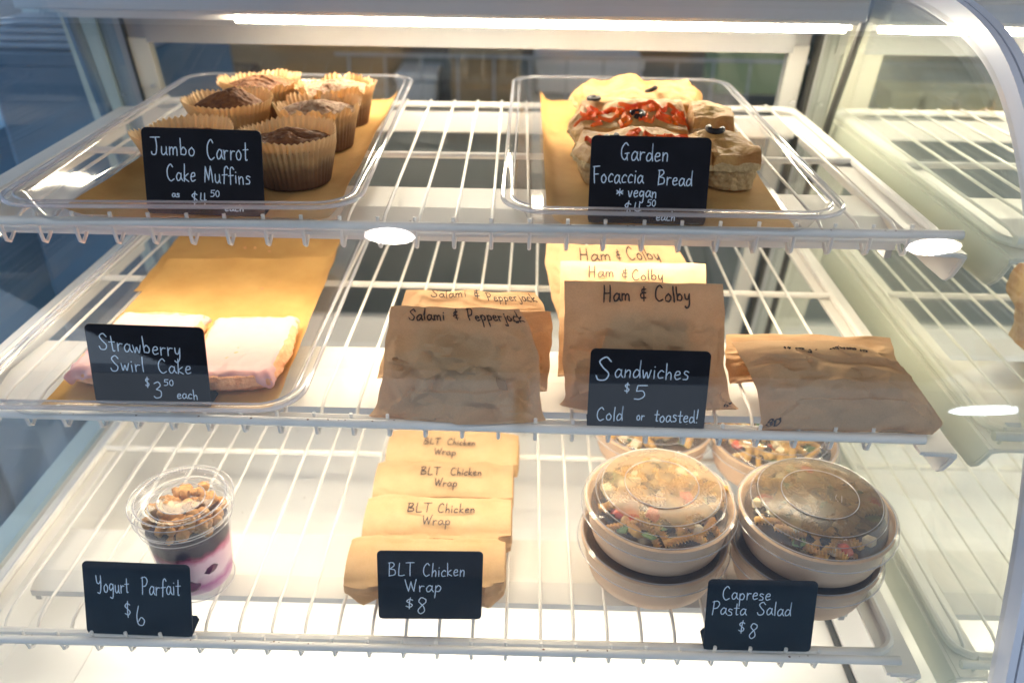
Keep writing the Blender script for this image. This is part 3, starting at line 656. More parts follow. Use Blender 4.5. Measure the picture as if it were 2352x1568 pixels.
# ================================================================== MUFFINS
def muffin(x, y, seed, label, sugar=False, R=.0415, hgt=.0475, cakeh=.0395, dome=.010, droop=0):
    R *= 1.045
    rnd = random.Random(seed)
    t = thing('muffin', label, 'muffin', (x, y, Z1+zt+.0028), (0, 0, rnd.uniform(0, 6)), group='jumbo muffins in paper liners')
    N = 50; nn = N*6; Rb = .0335
    def prof(z): return Rb+(R-Rb)*(z/hgt)**1.0+.0016*max(0, (z/hgt-.72))*4
    vs = []; rows = 16
    for lay in (0, 1):
        for j in range(rows+1):
            z = hgt*j/rows
            for k in range(nn):
                a = 2*pi*k/nn; f = .25+.75*min(1, z/hgt*1.4)
                c = abs(((k/nn*N) % 1)*2-1)*2-1
                wob = noise.noise(Vector((cos(a)*1.6, sin(a)*1.6, seed*3.1)))
                wob2 = noise.noise(Vector((cos(a)*4, sin(a)*4, seed*3.1+z*30)))
                up_ = max(0, (z-cakeh*.9)/(hgt-cakeh*.9))
                r = prof(z)+.00125*c*f+.0055*wob*up_+.0014*wob2*up_-lay*.0003
                zz = z+up_*(.0035*wob+.0013*c)-droop*up_*max(0, wob2+.2)*.012
                vs.append((r*cos(a), r*sin(a), max(zz, 0)))
    fs = []; Q = (rows+1)*nn
    for lay in (0, 1):
        for j in range(rows):
            for k in range(nn):
                q = (lay*Q+j*nn+k, lay*Q+j*nn+(k+1) % nn, lay*Q+(j+1)*nn+(k+1) % nn, lay*Q+(j+1)*nn+k); fs.append(q if not lay else q[::-1])
    for k in range(nn): fs.append((rows*nn+k, rows*nn+(k+1) % nn, Q+rows*nn+(k+1) % nn, Q+rows*nn+k))
    fs.append(tuple(range(nn-1, -1, -1)))
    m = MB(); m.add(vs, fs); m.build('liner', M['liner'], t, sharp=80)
    m = MB(); vs = []; rr = 40; kk = 110
    ox, oy = rnd.uniform(-.2, .2), rnd.uniform(-.2, .2)
    for j in range(rr+1):
        q = j/rr; 
        for k in range(kk):
            a = 2*pi*k/kk; r = (prof(cakeh)-.0016)*q; X, Y = r*cos(a), r*sin(a)
            pk = max(0, 1-sqrt((q*cos(a)-ox)**2+(q*sin(a)-oy)**2)); z = cakeh-.003+dome*(1-q**2.2)*(.65+.5*pk)
            v = Vector((X*55, Y*55, seed)); z += .0030*noise.noise(v)*(1-q**3)
            cr = abs(noise.noise(Vector((X*42+9, Y*42, seed*2)))); z -= .0035*max(0, 1-cr*9)*(1-q*.9)
            z += .0011*noise.noise(v*4)+.0007*noise.noise(v*9)
            vs.append((X, Y, z))
    fs = [(j*kk+k, j*kk+(k+1) % kk, (j+1)*kk+(k+1) % kk, (j+1)*kk+k) for j in range(1, rr) for k in range(kk)]+[tuple(range(kk, 2*kk))]
    m.add(vs, fs); m.build('cake', M['cakepale' if sugar else 'cake'], t, sharp=60)
    return t
muffin(-.221, .742, 3, 'muffin right of the muffin sign, dark domed top, largest in view')
muffin(-.3185, .740, 5, 'muffin half hidden behind the muffin sign', R=.042)
muffin(-.318, .862, 8, 'dark peaked muffin behind the sign, second row on the left', dome=.019)
muffin(-.222, .858, 11, 'second row muffin on the right with crumpled liner and pale top', sugar=True, droop=1)
muffin(-.312, .960, 14, 'back row muffin on the left with brown orange top', sugar=False, cakeh=.042, droop=.5)
muffin(-.222, .952, 19, 'back row muffin on the right with sugared pale top', sugar=True, cakeh=.041, droop=1)

# ================================================================== BREAD
def lumpy(sx, sy, sz, seed, amp, n=40, bulge=.35, dim=.3, flat=True, rnd_=.38):
    """rounded slab mesh: crust on top (material 0), crumb on the cut sides (material 1)"""
    m = MB(); bm = bmesh.new(); bmesh.ops.create_cube(bm, size=2); bmesh.ops.subdivide_edges(bm, edges=bm.edges[:], cuts=n, use_grid_fill=True)
    for v in bm.verts:
        p = v.co.copy(); q = p*(1-rnd_)+p.normalized()*1.22*rnd_
        if p.z < 0: q.z = p.z; q.x = p.x*(1-.10*abs(p.z)); q.y = p.y*(1-.10*abs(p.z)); k = 1-.16*(abs(p.x)*abs(p.y))**3; q.x *= k; q.y *= k
        s3 = Vector((q.x*sx, q.y*sy, q.z*sz))
        n1 = noise.noise(s3*24+Vector((seed, 0, 0))); n2 = noise.noise(s3*62+Vector((0, seed, 0)))
        d = amp*(n1*1.15+n2*.38)
        crumbiness = 1-max(0, min(1, (q.z-.1)/.4))
        d += .0018*crumbiness*noise.noise(s3*190)+.0010*crumbiness*noise.noise(s3*420)+.0005*noise.noise(s3*170)
        nn = Vector((q.x**3, q.y**3, max(q.z, 0)*1.1+.05)).normalized()
        if q.z > .2: s3.z -= dim*amp*1.6*max(0, noise.noise(s3*44+Vector((seed*2, 4, 1)))-.10)*3
        s3 += nn*d; s3.z = max(s3.z, -sz+.0004)
        v.co = s3+Vector((0, 0, sz))
    bm.verts.ensure_lookup_table(); bm.normal_update()
    vs = [tuple(v.co) for v in bm.verts]
    for f in bm.faces:
        c = f.calc_center_median(); top = c.z > sz*(1.30+.25*noise.noise(Vector((c.x*60, c.y*60, seed))))
        m.f.append(tuple(v.index for v in f.verts)); m.mi.append(0 if top else 1)
    m.v = vs; bm.free(); return m
from mathutils.bvhtree import BVHTree
TREE = {}
def drape(par, x, y, z):
    tr = TREE.get(par.name)
    if not tr: return z
    h = tr.ray_cast(Vector((x, y, 1)), Vector((0, 0, -1)))
    return h[0].z if h[0] else 0.02
def strip(parent, x, y, z, L, w, ang, seed, name='pepper_strip', mat='pepper'):
    rnd = random.Random(seed); P = []; w *= .62; L *= .8
    for i in range(9):
        s_ = (i/8-.5)*L; P.append(Vector((x+s_*cos(ang)-.004*sin(ang)*sin(i*.9+seed), y+s_*sin(ang)+.004*cos(ang)*sin(i*.9+seed), 0)))
    for q in P: q.z = drape(parent, q.x, q.y, z)+.0006
    m = MB(); vs = []; n = len(P)
    for i, p in enumerate(P):
        wd = w*(.55+.45*sin(pi*(i+.6)/(n+.2))); a = Vector((-sin(ang), cos(ang), 0))*wd*.5; L_, R_2 = p-a, p+a; L_.z = drape(parent, L_.x, L_.y, z)+.0002; R_2.z = drape(parent, R_2.x, R_2.y, z)+.0002
        vs += [L_, p+Vector((0, 0, .0030)), R_2, p-Vector((0, 0, .0014))]
    fs = [(i*4+k, i*4+(k+1) % 4, (i+1)*4+(k+1) % 4, (i+1)*4+k) for i in range(n-1) for k in range(4)]+[(3, 2, 1, 0), tuple(range((n-1)*4, n*4))]
    m.add(vs, fs); return m.build(name, M[mat], parent, sharp=75)
def olive(parent, x, y, z, r, seed, frac=.8, tilt=.3):
    m = MB(); P = [(x+r*cos(a), y+r*sin(a), drape(parent, x+r*cos(a), y+r*sin(a), z)+.0022) for a in [seed+2*pi*frac*k/14 for k in range(15)]]
    m.tube(P, [.0022]+[.0030]*13+[.0020], 7); return m.build('olive_ring', M['olive'], parent)
def bread(loc, rot, s3, seed, label, amp=.0045, **kw):
    t = thing('focaccia_slice', label, 'bread', loc, rot, group='focaccia slices on the tray')
    mm = lumpy(*s3, seed, amp, **kw); TREE[t.name] = BVHTree.FromPolygons([Vector(v) for v in mm.v], mm.f); mm.build('loaf', [M['goldcrust' if seed == 9.0 else 'crust'], M['crumb']], t, sharp=70); return t
zb = Z1+zt+.0035
b1 = bread((.112, .768, zb), (0, 0, .02), (.061, .040, .0185), 2.0, 'focaccia slice directly behind the focaccia sign', amp=.005)
for i, (x, y, a) in enumerate([(-.038, -.004, .3), (-.012, .006, 1.2), (.014, -.006, .2), (.034, .004, .9), (-.026, -.02, 1.5)]): strip(b1, x, y, .0420, .024, .010, a, i)
olive(b1, -.03, .008, .038, .005, 2)
b2 = bread((.112, .868, zb), (radians(10), 0, 0), (.060, .038, .020), 5.0, 'focaccia slice topped with red pepper strips and a black olive ring', amp=.0055)
for i, (x, y, a) in enumerate([(-.048, -.012, .5), (-.034, .006, .4), (-.008, -.016, 1.3), (.006, .004, -.3), (.022, .010, -.5), (.026, -.010, -1.1), (.048, -.008, -.9), (.0, .014, .1), (-.014, -.028, 1.1)]):
    strip(b2, x, y, .0455, .036, .012, a, i+20)
for i in range(9): strip(b2, -.050+.0118*i, .010*sin(i*2.3)-.006, .045, .016+.006*(i % 3), .010, i*1.7, i+90)
for i in range(9): strip(b1, -.050+.011*i, .008*sin(i*1.9)+.004, .04, .015, .010, i*1.3, i+120)
for i, (x, y, a) in enumerate([(-.044, .012, 1.0), (.040, .012, .3), (-.018, .004, -.6), (.012, -.022, .2), (-.040, -.024, 1.4), (.052, .004, 1.2)]): strip(b2, x, y, .045, .022, .010, a, i+60)
olive(b2, .002, -.013, .048, .0062, 4.2, .78)
b3 = bread((.132, .985, zb), (radians(6), 0, .02), (.072, .046, .019), 9.0, 'long golden focaccia slice at the back of the tray', amp=.0085)
olive(b3, -.056, -.030, .036, .006, 1, .95, .1); olive(b3, .012, -.012, .040, .005, 3, .6)
b4 = bread((.191, .775, zb), (0, 0, .10), (.024, .044, .019), 14.0, 'brown crusted focaccia end right of the focaccia sign', amp=.008)
olive(b4, -.004, .020, .038, .007, 2, .7)
b5 = bread((.198, .875, zb), (0, 0, -.15), (.022, .040, .022), 17.0, 'small knobbly focaccia end beside the pepper topped slice', amp=.008)

# ================================================================== PINK CAKE
def cake(loc, rot, W2, D2, seed, label):
    t = thing('cake_slice', label, 'cake', loc, (0, 0, rot), group='pink iced cake slices')
    m = lumpy(W2, D2, .0085, seed, .0012, n=24, dim=0); m.mi = [0]*len(m.mi); m.build('sponge', M['sponge'], t, sharp=60)
    bm = bmesh.new(); bmesh.ops.create_grid(bm, x_segments=52, y_segments=52, size=1)
    for v in bm.verts:
        u, w = v.co.x, v.co.y; e = max(abs(u), abs(w))
        a = math.atan2(w, u); wav = .026*noise.noise(Vector((cos(a)*7, sin(a)*7, seed)))*2
        x = u*(W2-.001)*(1+wav*e**4); y = w*(D2-.001)*(1+wav*e**4)
        z = .0185+.0010*noise.noise(Vector((x*45, y*45, seed)))+.0006*noise.noise(Vector((x*130, y*130, seed)))
        z -= .0078*max(0, (e-.80)/.20)**2.4*(1+.9*noise.noise(Vector((x*120, y*120, 2))))
        rid = abs(noise.noise(Vector((x*26, y*26, seed+5)))); z += .0010*max(0, 1-rid*6)
        v.co = Vector((x, y, z))
    m = MB(); vs = [tuple(v.co) for v in bm.verts]; N = len(vs); bm.verts.ensure_lookup_table()
    fs = [tuple(v.index for v in f.verts) for f in bm.faces]; bd = [tuple(v.index for v in e.verts) for e in bm.edges if e.is_boundary]; bm.free()
    m.add(vs+[(x*.985, y*.985, z-.0032) for x, y, z in vs], fs+[tuple(N+i for i in reversed(f)) for f in fs]+[(a, b, N+b, N+a) for a, b in bd])
    m.build('icing', M['icing'], t, sharp=85); return t
zc = Z2+zt+.0052
cake((-.2640, .652, zc), .05, .0425, .060, 3, 'pink iced cake slice lying right of the strawberry cake sign')
cake((-.362, .655, zc), -.02, .0455, .061, 8, 'pink iced cake slice mostly hidden behind the strawberry cake sign')

# ================================================================== SIGNS
def sign(x, y, z, label, texts, yaw=0, lean=15, roll=0, w=.100, h=.071, foot=.024):
    t = thing('price_sign', label, 'sign', (x, y, z), (0, radians(roll), radians(yaw)), group='black handwritten price signs')
    th = .0011; ln = radians(lean); U = Vector((0, sin(ln), cos(ln))); Nn = Vector((0, -cos(ln), sin(ln)))
    P = rrect(-w/2, 0, w/2, h, .0045, 5)
    P = [(a, (b if b > h*.5 else max(b, 0))) for a, b in P]
    m = MB(); n = len(P); f = [Vector((a, 0, 0))+U*b for a, b in P]
    m.add([p+Nn*th*.5 for p in f]+[p-Nn*th*.5 for p in f], [tuple(range(n-1, -1, -1)), tuple(range(n, 2*n))]+[(i, (i+1) % n, n+(i+1) % n, n+i) for i in range(n)])
    board = m.build('board', M['board'], t, smooth=False)
    m = MB(); Q = [(-w/2+.001, 0), (w/2-.001, 0), (w/2-.001, foot-.004), (w/2-.005, foot), (-w/2+.005, foot), (-w/2+.001, foot-.004)]
    m.prism([(a, b) for a, b in Q], 'z', 0.0002, .0012); m.build('foot', M['board'], t, smooth=False)
    fn = lambda a, b: (Vector((a, 0, 0))+U*b+Nn*(th*.5+.00006), Nn)
    m = MB()
    for i, (s, x0, x1, base, cap, *k) in enumerate(texts):
        ribbon(m, text_strokes(s, -w/2+x0*w/100, h-base*h/73, cap*h/73, (x1-x0)*w/100, seed=hash(len(s)*7+i) % 97, slope=(k[1] if len(k) > 1 else 0)), fn, (k[0] if k else .00085))
    m.build('handwriting', M['chalk'], board, smooth=False); return t
sign(-.271, .642, Z1+zt+.0042, 'black sign reading Jumbo Carrot Cake Muffins, in the muffin tray',
     [('Jumbo', 7, 45, 23, 14.5), ('Carrot', 54, 89, 25, 16.5), ('Cake', 19, 44, 44.5, 14.5), ('Muffins', 50, 90, 45, 14.5), ('as', 22, 29, 58, 6), ('$4', 38, 52, 64, 10), ('50', 54.5, 63, 57, 5.5, .0007), ('each', 66, 83, 69, 6)], roll=.8)
sign(.1024, .642, Z1+zt+.0042, 'black sign reading Garden Focaccia Bread, vegan, in the bread tray',
     [('Garden', 25, 66, 20, 15), ('Focaccia', 3, 46, 39, 14), ('Bread', 57, 87, 40, 13), ('*', 23, 30, 50, 10), ('vegan', 33, 58, 50.5, 11), ('$4', 30, 46, 66, 11), ('50', 49.5, 57.5, 58, 5.5, .0007), ('each', 58, 75, 70, 8)], w=.099, h=.0715, roll=.3)
sign(-.3190, .573, Z2+zt+.0060, 'black sign reading Strawberry Swirl Cake, in the pink cake tray',
     [('Strawberry', 10, 80, 23, 15, .00085, -.05), ('Swirl', 17, 47, 42, 13.5), ('Cake', 58, 87, 42.5, 13.5), ('$', 45, 49.5, 56, 9), ('3', 51, 60, 66, 15), ('50', 61, 70, 54, 5.5, .0007), ('each', 71, 90, 66, 9)], w=.1005, h=.073, roll=.8, lean=10)
sign(.1066, .563, Z2, 'black sign reading Sandwiches $5, standing before the sandwich bags',
     [('S', 5, 20, 27.5, 21.5, .0011), ('andwiches', 21, 84, 25, 15), ('$', 30, 35.5, 38, 8.5), ('5', 38, 50.5, 44, 13), ('Cold', 8, 31, 64, 12.5), ('or', 42, 49, 63, 9), ('toasted!', 57, 95, 64, 12)], w=.100, h=.073, roll=.4, lean=12)
sign(-.3515, .509, Z3, 'black sign reading Yogurt Parfait $6 on the bottom shelf',
     [('Yogurt', 12, 43, 30, 17), ('Parfait', 54, 91, 31, 18), ('$', 37, 44.5, 54, 15), ('6', 47, 58, 63, 20)], w=.099, h=.073, lean=18, roll=1.2)
sign(-.0828, .537, Z3, 'black sign reading BLT Chicken Wrap $8 before the wraps',
     [('BLT', 10, 36, 26, 14), ('Chicken', 43, 84, 26, 14, .00085), ('Wrap', 26, 62, 43, 14), ('$', 26, 35.5, 61, 11), ('8', 37, 48, 67, 18)], w=.098, h=.079, lean=7, yaw=3, roll=1.8, foot=.008)
sign(.2232, .510, Z3, 'black sign reading Caprese Pasta Salad $8 at the bottom right',
     [('Caprese', 14, 59, 20, 14), ('Pasta', 5, 38, 36, 13.5), ('Salad', 47, 79, 35.5, 14), ('$', 31, 38.5, 54, 12), ('8', 41, 50, 60, 16)], w=.099, h=.073, lean=15, roll=-.4)

# ================================================================== PAPER BAGS
import numpy as np
from mathutils.geometry import delaunay_2d_cdt
def crease_field(seed, npts, amp, uu, vv):
    rnd = random.Random(seed); pts = [(0, 0), (1, 0), (1, 1), (0, 1)]+[(rnd.random(), rnd.random()) for _ in range(npts)]+[(rnd.random(), e) for e in (0, 1) for _ in range(3)]+[(e, rnd.random()) for e in (0, 1) for _ in range(3)]
    hs = [rnd.uniform(-1, 1)*amp for _ in pts]
    r = delaunay_2d_cdt([Vector(p) for p in pts], [], [], 0, 1e-6); V = r[0]; F = r[2]; orig = r[3]
    H = [hs[o[0]] if o else 0 for o in orig]; out = np.zeros_like(uu); done = np.zeros(uu.shape, bool)
    for f in F:
        a, b, c = f[:3]; (ax, ay), (bx, by), (cx, cy) = V[a][:2], V[b][:2], V[c][:2]; d = (by-cy)*(ax-cx)+(cx-bx)*(ay-cy)
        if abs(d) < 1e-9: continue
        l1 = ((by-cy)*(uu-cx)+(cx-bx)*(vv-cy))/d; l2 = ((cy-ay)*(uu-cx)+(ax-cx)*(vv-cy))/d; l3 = 1-l1-l2
        k = (l1 > -1e-6) & (l2 > -1e-6) & (l3 > -1e-6) & ~done; out[k] = (l1*H[a]+l2*H[b]+l3*H[c])[k]; done |= k
    return out
def interp(keys, v, i):
    for a, b in zip(keys, keys[1:]):
        if v <= b[0]: t = (v-a[0])/(b[0]-a[0]+1e-9); return a[i]+(b[i]-a[i])*t
    return keys[-1][i]
def smoothk(keys, v, i):
    return (interp(keys, max(0, v-.03), i)+interp(keys, v, i)*2+interp(keys, min(1, v+.03), i))/4
def bag(label, keys, thick, seed, mat='kraft', amp=.0026, texts=(), text2=(), n=72, flat_bottom=True):
    """keys: (v, x_left, x_right, y, z) from bottom to top in world metres; thick(v) half-thickness towards the viewer"""
    c = ((keys[0][1]+keys[0][2])/2, keys[0][3]+.01, keys[0][4])
    t = thing('paper_bag', label, 'paper bag', c, world=True, group='brown paper sandwich bags')
    uu, vv = np.meshgrid(np.linspace(0, 1, n+1), np.linspace(0, 1, n+1))
    cf = (crease_field(seed, 14, 1, uu, vv)*1.9+crease_field(seed+50, 60, 1, uu, vv)*1.7+crease_field(seed+60, 260, 1, uu, vv)*.75+crease_field(seed+90, 5, 1, uu, vv)*.8)*amp*(1-.75*np.clip((vv-.66)/.14, 0, 1))
    cb = crease_field(seed+7, 14, 1, uu, vv)*amp
    y0, z0, y1, z1 = keys[0][3], keys[0][4], keys[-1][3], keys[-1][4]
    L = sqrt((y1-y0)**2+(z1-z0)**2); N = Vector((0, -(z1-z0)/L, (y1-y0)/L))
    vs = []
    for side in (0, 1):
        for j in range(n+1):
            v = j/n; xl, xr, y, z = (smoothk(keys, v, i) for i in (1, 2, 3, 4)); T = thick(v)
            jl = .0012*noise.noise(Vector((v*7, seed, 0))); jt = .0010*noise.noise(Vector((seed, v*5, 4)))
            for i in range(n+1):
                u = i/n; e = (1-abs(2*u-1)**3.2); ed = min(1, min(u, 1-u)*14)*min(1, (1-v)*12+.12)
                topw = .0022*noise.noise(Vector((u*5, seed, 9)))*max(0, v-.7)/.3
                p = Vector((xl+(xr-xl)*u+jl, y, z+topw))
                fl = .0024 if (v < min(min(u, 1-u)*1.15, .25)) else 0
                d = (T*1.12*e+float(cf[j, i])*ed*.9+fl) if side == 0 else -(T*.8*e+float(cb[j, i])*ed*.7)-.0004
                p = p+N*d
                if p.z < z0: p.z = z0+.0002
                vs.append(tuple(p))
    Q = (n+1)*(n+1); fs = []
    for j in range(n):
        for i in range(n):
            q = (j*(n+1)+i, j*(n+1)+i+1, (j+1)*(n+1)+i+1, (j+1)*(n+1)+i); fs.append(q); fs.append(tuple(Q+k for k in reversed(q)))
    for k in range(n):
        for a, b in ((k, k+1), (n*(n+1)+k, n*(n+1)+k+1), (k*(n+1), (k+1)*(n+1)), (k*(n+1)+n, (k+1)*(n+1)+n)): fs.append((a, b, Q+b, Q+a))
    m = MB(); m.add(vs, fs); body = m.build('paper_body', M[mat], t, sharp=28)
    m = MB(); cs = []
    for v in (.07, .74):
        T = thick(v)*.35; xl, xr, y, z = (interp(keys, v, i) for i in (1, 2, 3, 4)); w_ = (xr-xl)*(.17 if v < .5 else .26)
        cs += [Vector((xl+w_, y, z))+N*T, Vector((xr-w_, y, z))+N*T, Vector((xr-w_, y, z))-N*T*.7, Vector((xl+w_, y, z))-N*T*.7]
    m.add(cs, [(3, 2, 1, 0), (4, 5, 6, 7), (0, 1, 5, 4), (1, 2, 6, 5), (2, 3, 7, 6), (3, 0, 4, 7)]); m.build('sandwich', M['sandwich'], t, smooth=False)
    V = [Vector(q) for q in vs]
    def fn(u, v):
        u = min(max(u, 0), .9999); v = min(max(v, 0), .9999); i = int(u*n); j = int(v*n); a = u*n-i; b = v*n-j
        g = lambda jj, ii: V[jj*(n+1)+ii]
        p = (g(j, i)*(1-a)+g(j, i+1)*a)*(1-b)+(g(j+1, i)*(1-a)+g(j+1, i+1)*a)*b
        nn = (g(j, i+1)-g(j, i)).cross(g(j+1, i)-g(j, i)).normalized()
        if nn.y > 0: nn = -nn
        return p+nn*.0014, nn
    Wd = keys[len(keys)//2][2]-keys[len(keys)//2][1]; Hh = L
    if texts:
        m = MB()
        for k, (s, u0, u1, vb, cap, wd) in enumerate(texts):
            st = text_strokes(s, u0*Wd, vb*Hh, cap, (u1-u0)*Wd, seed+k); ribbon(m, st, lambda a, b: fn(a/Wd, b/Hh), wd)
        m.build('handwriting', M['ink'], body, smooth=False, origin=tuple(c))
    return t
zz = Z2
# front and rear salami bags
bag('paper bag marked Salami & Pepperjack, nearer one with creased brown face', [(0, -.1335, .0225, .574, zz), (.07, -.127, .018, .580, zz+.006), (.3, -.121, .016, .589, zz+.03), (.55, -.1185, .0145, .594, zz+.055), (.85, -.1145, .0035, .604, zz+.082), (1, -.1125, -.004, .6075, zz+.0925)],
    lambda v: .020*sin(pi*min(1, .12+v*.9))**.7*(1-v*.55), 4, amp=.0050, texts=[('Salami', .15, .42, .845, .0115, .0013), ('&', .48, .53, .86, .0115, .0013), ('Pepperjack', .585, .99, .85, .0115, .0013)])
bag('third salami bag squeezed between the two labelled salami bags, only its right edge showing', [(0, -.122, .0235, .620, zz), (.3, -.122, .0255, .630, zz+.03), (.7, -.112, .0275, .640, zz+.055), (1, -.105, .0250, .646, zz+.070)],
    lambda v: .012*(1-v*.8), 14, amp=.0022)
bag('paper bag marked Salami & Pepperjack, rear one glowing yellow', [(0, -.136, .024, .635, zz), (.2, -.1325, .024, .646, zz+.014), (.6, -.121, .023, .668, zz+.041), (.85, -.115, .020, .681, zz+.058), (1, -.1115, .0105, .6885, zz+.068)],
    lambda v: .015*sin(pi*min(1, .15+v*.8))*(1-v*.6), 24, amp=.0022, texts=[('Salami', .20, .47, .905, .0085, .0010), ('&', .52, .57, .90, .0090, .0010), ('Pepperjack', .61, .97, .875, .0085, .0010)])
# ham bags
bag('paper bag marked Ham & Colby, front one behind the sandwiches sign', [(0, .0335, .196, .598, zz), (.05, .040, .187, .601, zz+.006), (.35, .036, .178, .609, zz+.040), (.75, .036, .174, .617, zz+.085), (1, .0345, .1695, .623, zz+.1125)],
    lambda v: .019*sin(pi*min(1, .10+v*.85))**.8*(1-v*.6), 33, amp=.0042, texts=[('Ham', .235, .42, .855, .0125, .0014), ('&', .47, .525, .865, .0125, .0013), ('Colby', .56, .79, .865, .0125, .0014), ('or', .93, .99, .035, .004, .0009)])
bag('paper bag marked Ham & Colby, middle one of the ham bags, brightly lit', [(0, .034, .182, .645, zz), (.3, .035, .179, .668, zz+.026), (.7, .0352, .1765, .698, zz+.062), (1, .0351, .1758, .7185, zz+.088)],
    lambda v: .014*sin(pi*min(1, .15+v*.8))*(1-v*.7), 43, amp=.0018, texts=[('Ham', .19, .38, .845, .0120, .0011), ('&', .42, .47, .84, .0120, .0010), ('Colby', .49, .71, .825, .0120, .0011)])
bag('paper bag marked Ham & Colby, rearmost and slanted', [(0, .040, .190, .752, zz), (.4, .030, .185, .762, zz+.025), (.8, .022, .172, .776, zz+.060), (1, .0235, .158, .784, zz+.079)],
    lambda v: .016*sin(pi*min(1, .15+v*.8))*(1-v*.6), 53, amp=.0028, texts=[('Ham', .24, .48, .82, .0105, .0012), ('&', .51, .55, .83, .010, .0011), ('Colby', .59, .83, .84, .0105, .0012)])
# turkey bags
bag('low folded paper bag marked Turkey at the right end of the middle shelf', [(0, .2025, .352, .566, zz), (.10, .206, .3615, .569, zz+.010), (.35, .203, .345, .583, zz+.030), (.6, .196, .3335, .598, zz+.043), (.85, .189, .313, .613, zz+.0520), (1, .186, .303, .628, zz+.0530)],
    lambda v: .006+.016*sin(pi*min(1, v)), 63, amp=.0036, texts=[('Turkey &', .26, .50, .80, .009, .0012), ('Provolone', .54, .86, .80, .009, .0012), ('eo', .035, .10, .045, .009, .0010)])
bag('paper bag peeping out behind the turkey bag', [(0, .196, .345, .640, zz), (.5, .190, .350, .650, zz+.022), (1, .194, .349, .672, zz+.036)],
    lambda v: .012*(1-v*.6), 73, amp=.0026)

# ================================================================== WRAPS
def wrap(x0, x1, y, label, seed, texts):
    cx = (x0+x1)/2; t = thing('wrap_bag', label, 'wrapped sandwich', (cx+random.uniform(-.002, .002), y, Z3), (0, 0, random.uniform(-.02, .02)), group='paper wrapped chicken wraps in a row')
    nx, na = 60, 64; W2 = (x1-x0)/2; uu, vv = np.meshgrid(np.linspace(0, 1, na+1), np.linspace(0, 1, nx+1))
    cf = crease_field(seed, 26, 1, uu, vv)*.0060+crease_field(seed+3, 110, 1, uu, vv)*.0034
    A, B = .0290, .0195
    def pt(a, q, d=0):
        # a angle from front-bottom going over the top; q along x
        e = abs(2*q-1); k = 1-.10*e**8; ca, sa = cos(a), sin(a)
        ry = math.copysign(abs(ca)**.8, ca); rz = math.copysign(abs(sa)**.8, sa)
        return Vector((-W2+2*W2*q, -(A+d)*k*ry+(.006*max(0, sa)**2), B+(B+d)*k*rz))
    vs = []
    for i in range(nx+1):
        q = i/nx; e = min(1, min(q, 1-q)*12)
        for j in range(na):
            a = 2*pi*j/na; fr = max(0, cos(a))*.8+.2
            d = float(cf[i, j])*(.35+.65*e)*(1.25 if -0.9 < math.sin(a) < .45 else .38)
            d += .0032*math.exp(-((a-2.25)/.16)**2)+.0016*math.exp(-((a-.35-.3*(q-.5))/.07)**2)
            p = pt(a, q, d); p.z = max(p.z, .0003); vs.append(tuple(p))
    fs = [(i*na+j, i*na+(j+1) % na, (i+1)*na+(j+1) % na, (i+1)*na+j) for i in range(nx) for j in range(na)]
    # pinched ends
    for s, base in ((-1, 0), (1, nx)):
        o = len(vs); 
        for j in range(na):
            v = Vector(vs[base*na+j]); vs.append((v.x+s*.0015, v.y*.55+.002*sin(j*1.1), .55*v.z+.008))
        fs += [(base*na+j, base*na+(j+1) % na, o+(j+1) % na, o+j) for j in range(na)]; fs.append(tuple(range(o, o+na)))
    m = MB(); m.add(vs, fs); body = m.build('paper', M['kraftlight'], t, sharp=28)
    def fn(u, s):   # s: arc angle in degrees above the front
        p = pt(radians(s), u, 0.0034); p2 = pt(radians(s), u, .0054); return p, (p2-p).normalized()
    if texts:
        m = MB(); K = .00052   # metres of arc per degree
        for k, (s, u0, u1, deg, cap) in enumerate(texts):
            st = text_strokes(s, u0*2*W2, deg*K, cap, (u1-u0)*2*W2, seed+k); ribbon(m, st, lambda a, b: fn(a/(2*W2), b/K), .0011)
        m.build('handwriting', M['ink'], body, smooth=False)
wrap(-.166, -.011, .580, 'front wrap lying behind the wrap sign, label hidden', 5, [])
wrap(-.163, -.009, .643, 'second wrap from the front, marked BLT Chicken Wrap', 15, [('BLT', .29, .46, 78, .0085), ('Chicken', .50, .76, 78, .0085), ('Wrap', .40, .60, 52, .0100)])
wrap(-.160, -.006, .7025, 'third wrap from the front, marked BLT Chicken Wrap', 25, [('BLT', .33, .48, 80, .0080), ('Chicken', .55, .78, 80, .0080), ('Wrap', .44, .61, 54, .0095)])
wrap(-.157, -.003, .762, 'rearmost wrap under the middle shelf edge, marked BLT Chicken Wrap', 35, [('BLT', .28, .41, 74, .0075), ('Chicken', .46, .68, 74, .0075), ('Wrap', .37, .54, 48, .0090)])

# ================================================================== SALAD BOWLS
def small_mesh(fn, name, mat):
    m = MB(); fn(m); o = m.build(name, M[mat]); d = o.data; bpy.data.objects.remove(o); return d
def fus(m):
    n = 26; vs = []
    for i in range(n):
        x = (i/(n-1)-.5)*.030
        for k in range(6):
            a = 2*pi*k/6+i*.75; r = .0042 if k % 2 == 0 else .0018
            vs.append((x, r*cos(a), r*sin(a)))
    m.add(vs, [(i*6+k, i*6+(k+1) % 6, (i+1)*6+(k+1) % 6, (i+1)*6+k) for i in range(n-1) for k in range(6)]+[(5, 4, 3, 2, 1, 0), tuple(range((n-1)*6, n*6))])
def blob(r, sq=1, seed=1):
    def f(m):
        bm = bmesh.new(); bmesh.ops.create_icosphere(bm, subdivisions=2, radius=r)
        for v in bm.verts: v.co *= 1+.35*noise.noise(v.co*(1.3/r)+Vector((seed, 0, 0))); v.co.z *= sq
        m.add([tuple(v.co) for v in bm.verts], [tuple(v.index for v in q.verts) for q in bm.faces]); bm.free()
    return f
